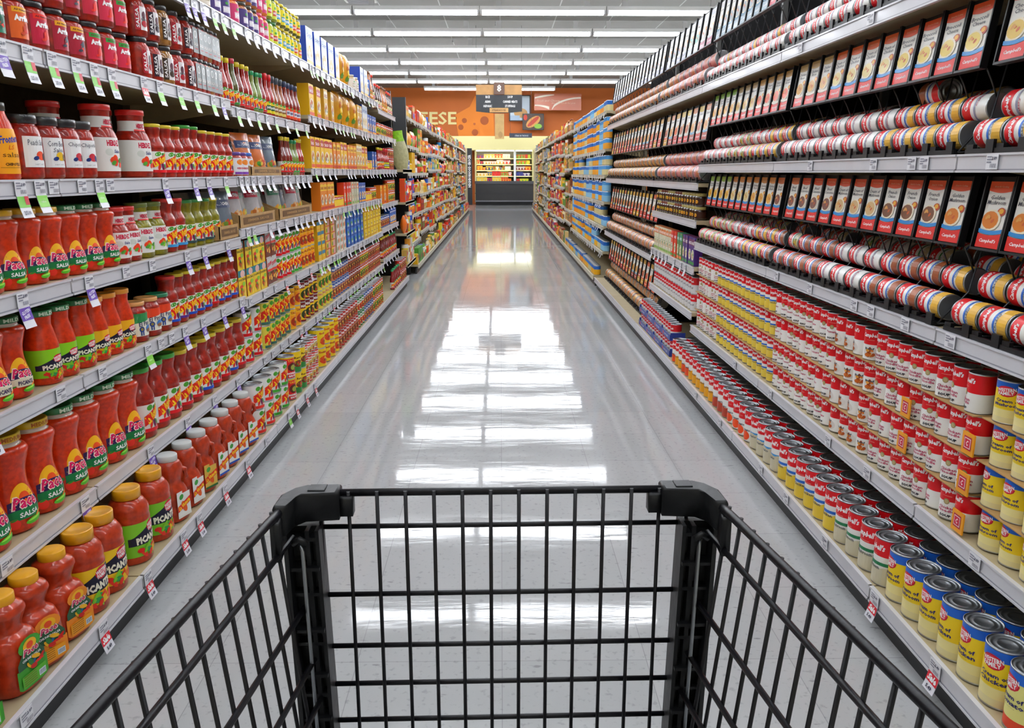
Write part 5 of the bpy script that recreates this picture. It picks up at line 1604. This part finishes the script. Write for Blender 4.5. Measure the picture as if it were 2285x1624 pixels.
def frame(name, x0, x1, z0, z1, y, label, art):
    mb = MB()
    t = .035
    fm = M('14181c', .4)
    mb.box(x0, x1, y, y + .04, z0, z0 + t, fm); mb.box(x0, x1, y, y + .04, z1 - t, z1, fm)
    mb.box(x0, x0 + t, y, y + .04, z0, z1, fm); mb.box(x1 - t, x1, y, y + .04, z0, z1, fm)
    mb.part(1)
    mb.box(x0 + t, x1 - t, y + .01, y + .03, z0 + t, z1 - t, PR('e8e4dc'))
    art(Art(mb, lambda u, v, l: (u, y + .008 - .003 * l, v)), x0 + t, x1 - t, z0 + t, z1 - t)
    o = obj(name, mb.mesh(name, 0)); obj('picture', mb.mesh('picture', 1), o)
    tagset(o, label, 'picture')
frame('wall_picture', wx(1136), wx(1182), wz(276), wz(222), 33.9, 'tall framed photo of pale bread on blue and white', lambda A, a, b, c, d: (A.box(a, b, c, d, 'c8d8e8'), A.ell(a + (b - a) * .55, c + (d - c) * .3, (b - a) * .35, (d - c) * .2, 'c89a5c'), A.box(a, a + (b - a) * .5, c, c + (d - c) * .2, 'a8c0dc')))
frame('wall_picture', wx(1165), wx(1211), wz(295), wz(261), 33.7, 'framed hot dog photo with lettuce on the end wall', lambda A, a, b, c, d: (A.box(a, b, c, d, '4a3424'), A.ell(a + (b - a) * .5, c + (d - c) * .5, (b - a) * .42, (d - c) * .30, 'd89a4c', .6), A.ell(a + (b - a) * .5, c + (d - c) * .52, (b - a) * .38, (d - c) * .14, 'b8381c', .7), A.ell(a + (b - a) * .75, c + (d - c) * .2, (b - a) * .2, (d - c) * .17, '8ac03c'), A.ell(a + (b - a) * .1, c + (d - c) * .8, (b - a) * .1, (d - c) * .2, 'c8381c')))
mb = MB()
mb.box(wx(1189), wx(1289), 33.2, 33.21, wz(256), wz(222), M('b85c34', .3))
mb.part(1)
A = Art(mb, lambda u, v, l: (u, 33.2 - .003 * l, v))
a, b = wx(1189), wx(1289)
c, d = wz(256), wz(222)
A.band(a + .02, a + (b - a) * .42, lambda t: c + (d - c) * (.70 + .2 * t), lambda t: c + (d - c) * (.78 + .16 * t + .05 * sin(pi * t)), 'f4ead8')
A.band(a + (b - a) * .38, b - .02, lambda t: c + (d - c) * (.02 + .68 * sin(t * pi * .5) ** .6), lambda t: c + (d - c) * (.12 + .66 * sin(t * pi * .5) ** .5), 'f4ead8', n=16)
A.band(a + .02, a + (b - a) * .32, lambda t: c + (d - c) * (.26 - .22 * t * t), lambda t: c + (d - c) * (.34 - .12 * t * t), 'f4ead8')
A.text('Fresh and Cheesy,', a + (b - a) * .3, c + (d - c) * .56, (b - a) * .5, .10, 'e8c8a8', .25)
A.text('the best foods for you', a + (b - a) * .62, c + (d - c) * .42, (b - a) * .5, .07, 'e8c8a8', .25)
o = obj('wall_banner', mb.mesh('wall_banner', 0)); obj('printed_panel', mb.mesh('printed_panel', 1), o)
tagset(o, 'rust coloured banner with cream swooshes on the orange end wall', 'banner')
# hanging aisle sign
YS = 20.0
def sx_(px): return (px - 1117) / F * (YS * cp + .45)
def sz_(py): return CAMH + (385 - py) / F * YS * 1.0
mb = MB()
WOOD = M('b08450', .6, noise=.2, scale=6)
mb.box(sx_(1065), sx_(1104), YS, YS + .04, sz_(224), sz_(204), WOOD); mb.box(sx_(1125), sx_(1163), YS, YS + .04, sz_(224), sz_(204), WOOD)
sign = obj('aisle_sign', mb.mesh('aisle_sign'))
tagset(sign, 'hanging wooden and black aisle 8 sign listing rice, soup and canned meats', 'sign')
mb = MB(); mb.box(sx_(1103), sx_(1126), YS - .03, YS + .03, sz_(223), sz_(199), M('5a4034', .5))
Art(mb, lambda u, v, l: (u, YS - .031 - .002 * l, v)).text('8', sx_(1114.5), sz_(211), .10, .16, 'f4f0e4', 0, .02)
obj('number_plate', mb.mesh('number_plate'), sign)
mb = MB(); mb.box(sx_(1065), sx_(1163.5), YS, YS + .05, sz_(258), sz_(224), M('22262c', .5))
mb.grid([[(sx_(1065) + (sx_(1163.5) - sx_(1065)) * i / 10, YS, sz_(258) - .04 * sin(pi * i / 10)) for i in range(11)], [(sx_(1065) + (sx_(1163.5) - sx_(1065)) * i / 10, YS, sz_(258)) for i in range(11)]], M('22262c', .5))
A = Art(mb, lambda u, v, l: (u, YS - .001 - .002 * l, v))
for px, py, t, w_ in [(1090, 228.5, 'RICE', .10), (1138, 228.5, 'SOUP', .12), (1090, 238, 'ASIAN', .13), (1138, 238, 'CANNED MEATS', .34), (1090, 247, 'HISPANIC', .20), (1138, 247, 'STUFFINGS', .24)]:
    A.text(t, sx_(px), sz_(py), w_, .055, 'f0f0f0', 0, .02); A.l -= 1
obj('list_panel', mb.mesh('list_panel'), sign)
mb = MB(); mb.box(sx_(1094), sx_(1134), YS - .03, YS - .005, sz_(260), sz_(251), M('c89c60', .5))
Art(mb, lambda u, v, l: (u, YS - .031 - .002 * l, v)).text('STEAKHOUSE', sx_(1114), sz_(255.5), .32, .05, '6a4424', 0, .02)
obj('wooden_tag', mb.mesh('wooden_tag'), sign)
for px in (1066, 1162):
    mb = MB(); mb.tube([(sx_(px), YS + .02, sz_(204)), (sx_(px), YS + .02, CZ)], .004, M('4a4a4a', .5), 5); obj('hanging_wire', mb.mesh('hanging_wire'), sign)
mb = MB()
mb.box(wx(1105) * .93, wx(1125) * .93, 31.4, 31.44, 2.47, 3.37, M('c8a468', .6, noise=.15, scale=5))
Art(mb, lambda u, v, l: (u, 31.398 - .002 * l, v)).ell(0, 2.62, .08, .12, 'a88450')
o = obj('wooden_blade_sign', mb.mesh('wooden_blade_sign'))
tagset(o, 'narrow upright wooden sign below and behind the aisle sign', 'sign')
mb = MB(); mb.tube([(0, 31.42, 3.37), (0, 31.42, CZ)], .005, M('4a4a4a', .5), 5); obj('hanging_wire', mb.mesh('hanging_wire'), o)
mb = MB()
mb.box(.33, 1.16, 31.0, 31.04, 2.50, 2.66, M('20283a', .5))
Art(mb, lambda u, v, l: (u, 30.998 - .002 * l, v)).text('STEAK IN THE BOX', .78, 2.57, .5, .06, 'b8c0cc', 0, .02)
o = obj('hanging_sign', mb.mesh('hanging_sign'))
tagset(o, 'small dark blue hanging sign above the right half of the cooler', 'sign')
for x in (.36, 1.13):
    mb = MB(); mb.tube([(x, 31.02, 2.66), (x, 31.02, CZ)], .004, M('4a4a4a', .5), 5); obj('hanging_wire', mb.mesh('hanging_wire'), o)

# ------------------------------------------------------------------ shopping cart
CT = M('08080e', .4, noise=.4, scale=120, bump=.05, spec=.3)
CP = M('0f1013', .45, spec=.35, noise=.35, scale=50, bump=.1)
cart = bpy.data.objects.new('shopping_cart', None)
COL.objects.link(cart)
cart.rotation_euler = (0, 0, radians(1.0))
cart.location = (.0155, 0, 0)
tagset(cart, 'black wire shopping cart basket seen over its front rim in mid aisle', 'shopping cart')
YFc, HF = .905, [.882, .839, .750, .680, .627, .575, .53]
FX = .232
mb = MB()
n = 14
xs = [(-6.5 + i) * .0335 + .004 for i in range(14)]
mb.tube([(-FX, YFc, HF[0]), (FX, YFc, HF[0])], .0046, CT, 10)
obj('front_rim', mb.mesh('front_rim'), cart)
mb = MB()
for h in HF[1:]:
    mb.tube([(-FX, YFc, h), (FX, YFc, h)], .0032, CT, 8)
for x in xs:
    mb.tube([(x, YFc - .0045, HF[0] + .003), (x, YFc - .0045, .52)], .0023, CT, 8)
obj('front_grille', mb.mesh('front_grille'), cart)
def sp_(s, t, h):
    """side panel point: t from front corner (0) to the handle (1)"""
    X = .247 + .105 * t - (.88 - h) * .10
    return (s * X, .868 - .90 * t, h)
for s in (-1, 1):
    nm = 'side'
    mb = MB()
    mb.tube([sp_(s, -.02, .880), sp_(s, .05, .882), sp_(s, .5, .886), sp_(s, 1, .89)], .0050, CT, 10)
    obj('side_rim', mb.mesh('side_rim'), cart)
    mb = MB()
    for h in HF[1:] + [.47, .42]:
        mb.tube([sp_(s, -.01, h), sp_(s, 1, h)], .0034, CT, 8)
    for i in range(28):
        t = .03 + i * .0345
        a, b = sp_(s, t, .886), sp_(s, t, .40)
        mb.tube([(a[0] + s * .004, a[1], a[2]), (b[0] + s * .004, b[1], b[2])], .0024, CT, 8)
    obj('side_grille', mb.mesh('side_grille'), cart)
    # corner cap
    mb = MB()
    c = lambda x, y, z: (s * x, y, z)
    def hull(pts_top, z0, z1, bev=.004):
        o_ = len(mb.v)
        k_ = len(pts_top)
        cx, cy = sum(p[0] for p in pts_top) / k_, sum(p[1] for p in pts_top) / k_
        rings = [(z0, 0), (z1 - bev, 0), (z1 - bev * .3, bev * .4), (z1, bev)]
        for z, ins in rings:
            for x, y in pts_top:
                d = sqrt((x - cx) ** 2 + (y - cy) ** 2)
                q = 1 - ins / d
                mb.v.append(c(cx + (x - cx) * q, cy + (y - cy) * q, z))
        fl = s < 0
        for i in range(3):
            for j in range(k_):
                q = [o_ + i * k_ + j, o_ + i * k_ + (j + 1) % k_, o_ + (i + 1) * k_ + (j + 1) % k_, o_ + (i + 1) * k_ + j]
                mb.face(q[::-1] if fl else q, CP, True)
        q = [o_ + 3 * k_ + j for j in range(k_)]
        mb.face(q[::-1] if fl else q, CP)
        q = [o_ + j for j in range(k_)][::-1]
        mb.face(q[::-1] if fl else q, CP)
    hull([(.190, .890), (.228, .886), (.238, .874), (.243, .848), (.256, .850), (.256, .886), (.244, .908), (.230, .917), (.190, .917)], .854, .889)
    hull([(.175, .895), (.192, .895), (.192, .912), (.175, .912)], .856, .880, .003)
    hull([(.206, .893), (.226, .893), (.226, .912), (.206, .912)], .889, .8905, .001)
    hull([(.244, .828), (.254, .828), (.256, .852), (.246, .852)], .832, .878, .003)
    obj('corner_cap', mb.mesh('corner_cap'), cart)
    # corner post: ribbed plastic channel with a steel rod
    mb = MB()
    def pp(x, z): return x - (.86 - z) * .02
    for (xa, xb_, ya, yb) in ((.213, .252, .893, .912), (.213, .2175, .878, .893), (.224, .229, .878, .893), (.247, .252, .868, .893)):
        o_ = len(mb.v)
        for z in (.40, .846):
            for x, y in ((xa, ya), (xb_, ya), (xb_, yb), (xa, yb)):
                mb.v.append(c(pp(x, z), y, z))
        for q in ((0, 1, 5, 4), (1, 2, 6, 5), (2, 3, 7, 6), (3, 0, 4, 7), (4, 5, 6, 7), (3, 2, 1, 0)):
            q = [o_ + a_ for a_ in q]
            mb.face(q[::-1] if s < 0 else q, CP)
    for k_, z in enumerate([.835, .80, .765, .72, .70, .66, .63, .60, .57, .54, .50, .46]):
        o_ = len(mb.v)
        mb.box(*sorted((s * pp(.214, z), s * pp(.250, z))), .872 if k_ % 2 else .878, .894, z - .002, z + .002, CP)
    obj('corner_post', mb.mesh('corner_post'), cart)
    mb = MB()
    mb.tube([c(pp(.232, .838), .866, .838), c(pp(.229, .828), .862, .828), c(pp(.231, .60), .868, .60), c(pp(.231, .42), .868, .42)], .0024, M('8c9096', .3, metal=.9), 8)
    mb.tube([c(pp(.224, .836), .865, .836), c(pp(.232, .842), .864, .842), c(pp(.240, .836), .866, .836)], .004, CP, 8)
    obj('hinge_rod', mb.mesh('hinge_rod'), cart)
# basket floor, chassis, wheels, handle
mb = MB()
for i in range(15):
    x = (i - 7) * .031
    mb.tube([(x, .90, .52), (x * 1.25, .0, .47)], .0028, CT, 6)
for k_ in range(6):
    t = k_ / 5
    mb.tube([(-.215 - .05 * t, .90 - .88 * t, .516 - .05 * t), (.215 + .05 * t, .90 - .88 * t, .516 - .05 * t)], .0038, CT, 6)
obj('basket_floor', mb.mesh('basket_floor'), cart)
mb = MB()
for s in (-1, 1):
    mb.tube([(s * .20, .88, .50), (s * .22, .80, .16), (s * .26, -.02, .16), (s * .28, -.10, .30), (s * .33, -.12, .90)], .011, CT, 10)
mb.tube([(-.22, .80, .16), (.22, .80, .16)], .011, CT, 8); mb.tube([(-.26, 0, .16), (.26, 0, .16)], .011, CT, 8)
obj('chassis', mb.mesh('chassis'), cart)
mb = MB(); mb.tube([(-.36, -.12, .95), (.36, -.12, .95)], .014, M('2a2a30', .4), 12); mb.tube([(-.33, -.12, .90), (-.34, -.12, .95)], .01, CT, 8); mb.tube([(.33, -.12, .90), (.34, -.12, .95)], .01, CT, 8)
obj('handle', mb.mesh('handle'), cart)
for x, y in ((-.21, .78), (.21, .78), (-.255, .02), (.255, .02)):
    mb = MB(); mb.tube([(x - .014, y, .062), (x - .011, y, .062), (x + .011, y, .062), (x + .014, y, .062)], [.056, .062, .062, .056], M('2c2c30', .6), 20)
    mb.tube([(x, y, .062), (x, y, .16)], .008, CT, 8)
    obj('wheel', mb.mesh('wheel'), cart)

# ------------------------------------------------------------------ turn the stock list into objects
kinds = {}
for e in PL:
    kinds.setdefault(e['prod'].kind, []).append(e)
TOP = 300
LAY = ['bottom', 'second', 'third', 'fourth', 'fifth', 'sixth']
for kind, es in kinds.items():
    es.sort(key=lambda e: -e['px'])
    keep, rest = es[:TOP], es[TOP:]
    seqs = {}
    for e in keep:
        seqs.setdefault((e['prod'].desc, e['where'], e['layer'], e['row']), []).append(e)
    nlay = {}
    for e in keep:
        k = (e['prod'].desc, e['where'], e['row'])
        nlay.setdefault(k, set()).add(e['layer'])
    for (desc, where, lay, row), g in seqs.items():
        g.sort(key=lambda e: e['y'] + (e['loc'][0] if 'cooler' in where else 0))
        for i, e in enumerate(g):
            t = desc + (', ' if len(g) > 1 else ' ')
            if len(g) > 1: t += nth(i) + (' from left' if 'cooler' in where else ' from front')
            if len(nlay[(desc, where, row)]) > 1: t += ', %s layer' % LAY[lay]
            w2 = where.replace('shelf rack', 'rack').replace('eye level', 'eye-level')
            t += ((', behind ' if row else ', ') if len(g) > 1 or row else 'on ') + w2
            e['label'] = t
    for e in keep:
        pr = e['prod']
        if e['px'] > 28 and len(pr.names) > 1:
            ps = pr.get_parts()
            o = obj(pr.kind, ps[0][1])
            for n_, me in ps[1:]:
                c = bpy.data.objects.new(n_, me)
                COL.objects.link(c)
                c.parent = o
        else:
            o = obj(pr.kind, pr.get_joined())
        o.location = e['loc']
        o.rotation_euler = e['rot']
        if len(e['label'].split()) > 16: print('LONG', len(e['label'].split()), e['label'])
        tagset(o, e['label'], pr.cat, '%ss on the %s' % (pr.cat, e['where']))
    if rest:
        mb = MB()
        for e in rest:
            m_ = Matrix.Translation(e['loc']) @ Euler(e['rot']).to_matrix().to_4x4()
            s = e['prod'].mb
            o_ = len(mb.v)
            mb.v.extend([tuple(m_ @ Vector(v)) for v in s.v])
            mb.f.extend([tuple(a + o_ for a in f) for f in s.f])
            mb.m.extend(s.m); mb.p.extend([0] * len(s.f)); mb.sm.extend(s.sm)
        o = obj(kind, mb.mesh(kind))
        tagset(o, 'smaller distant %s packed along the far aisle shelves' % kind.replace('_', ' '), rest[0]['prod'].cat, kind='stuff')
    print('KIND', kind, len(keep), len(rest), sum(len(e['prod'].mb.f) for e in rest))
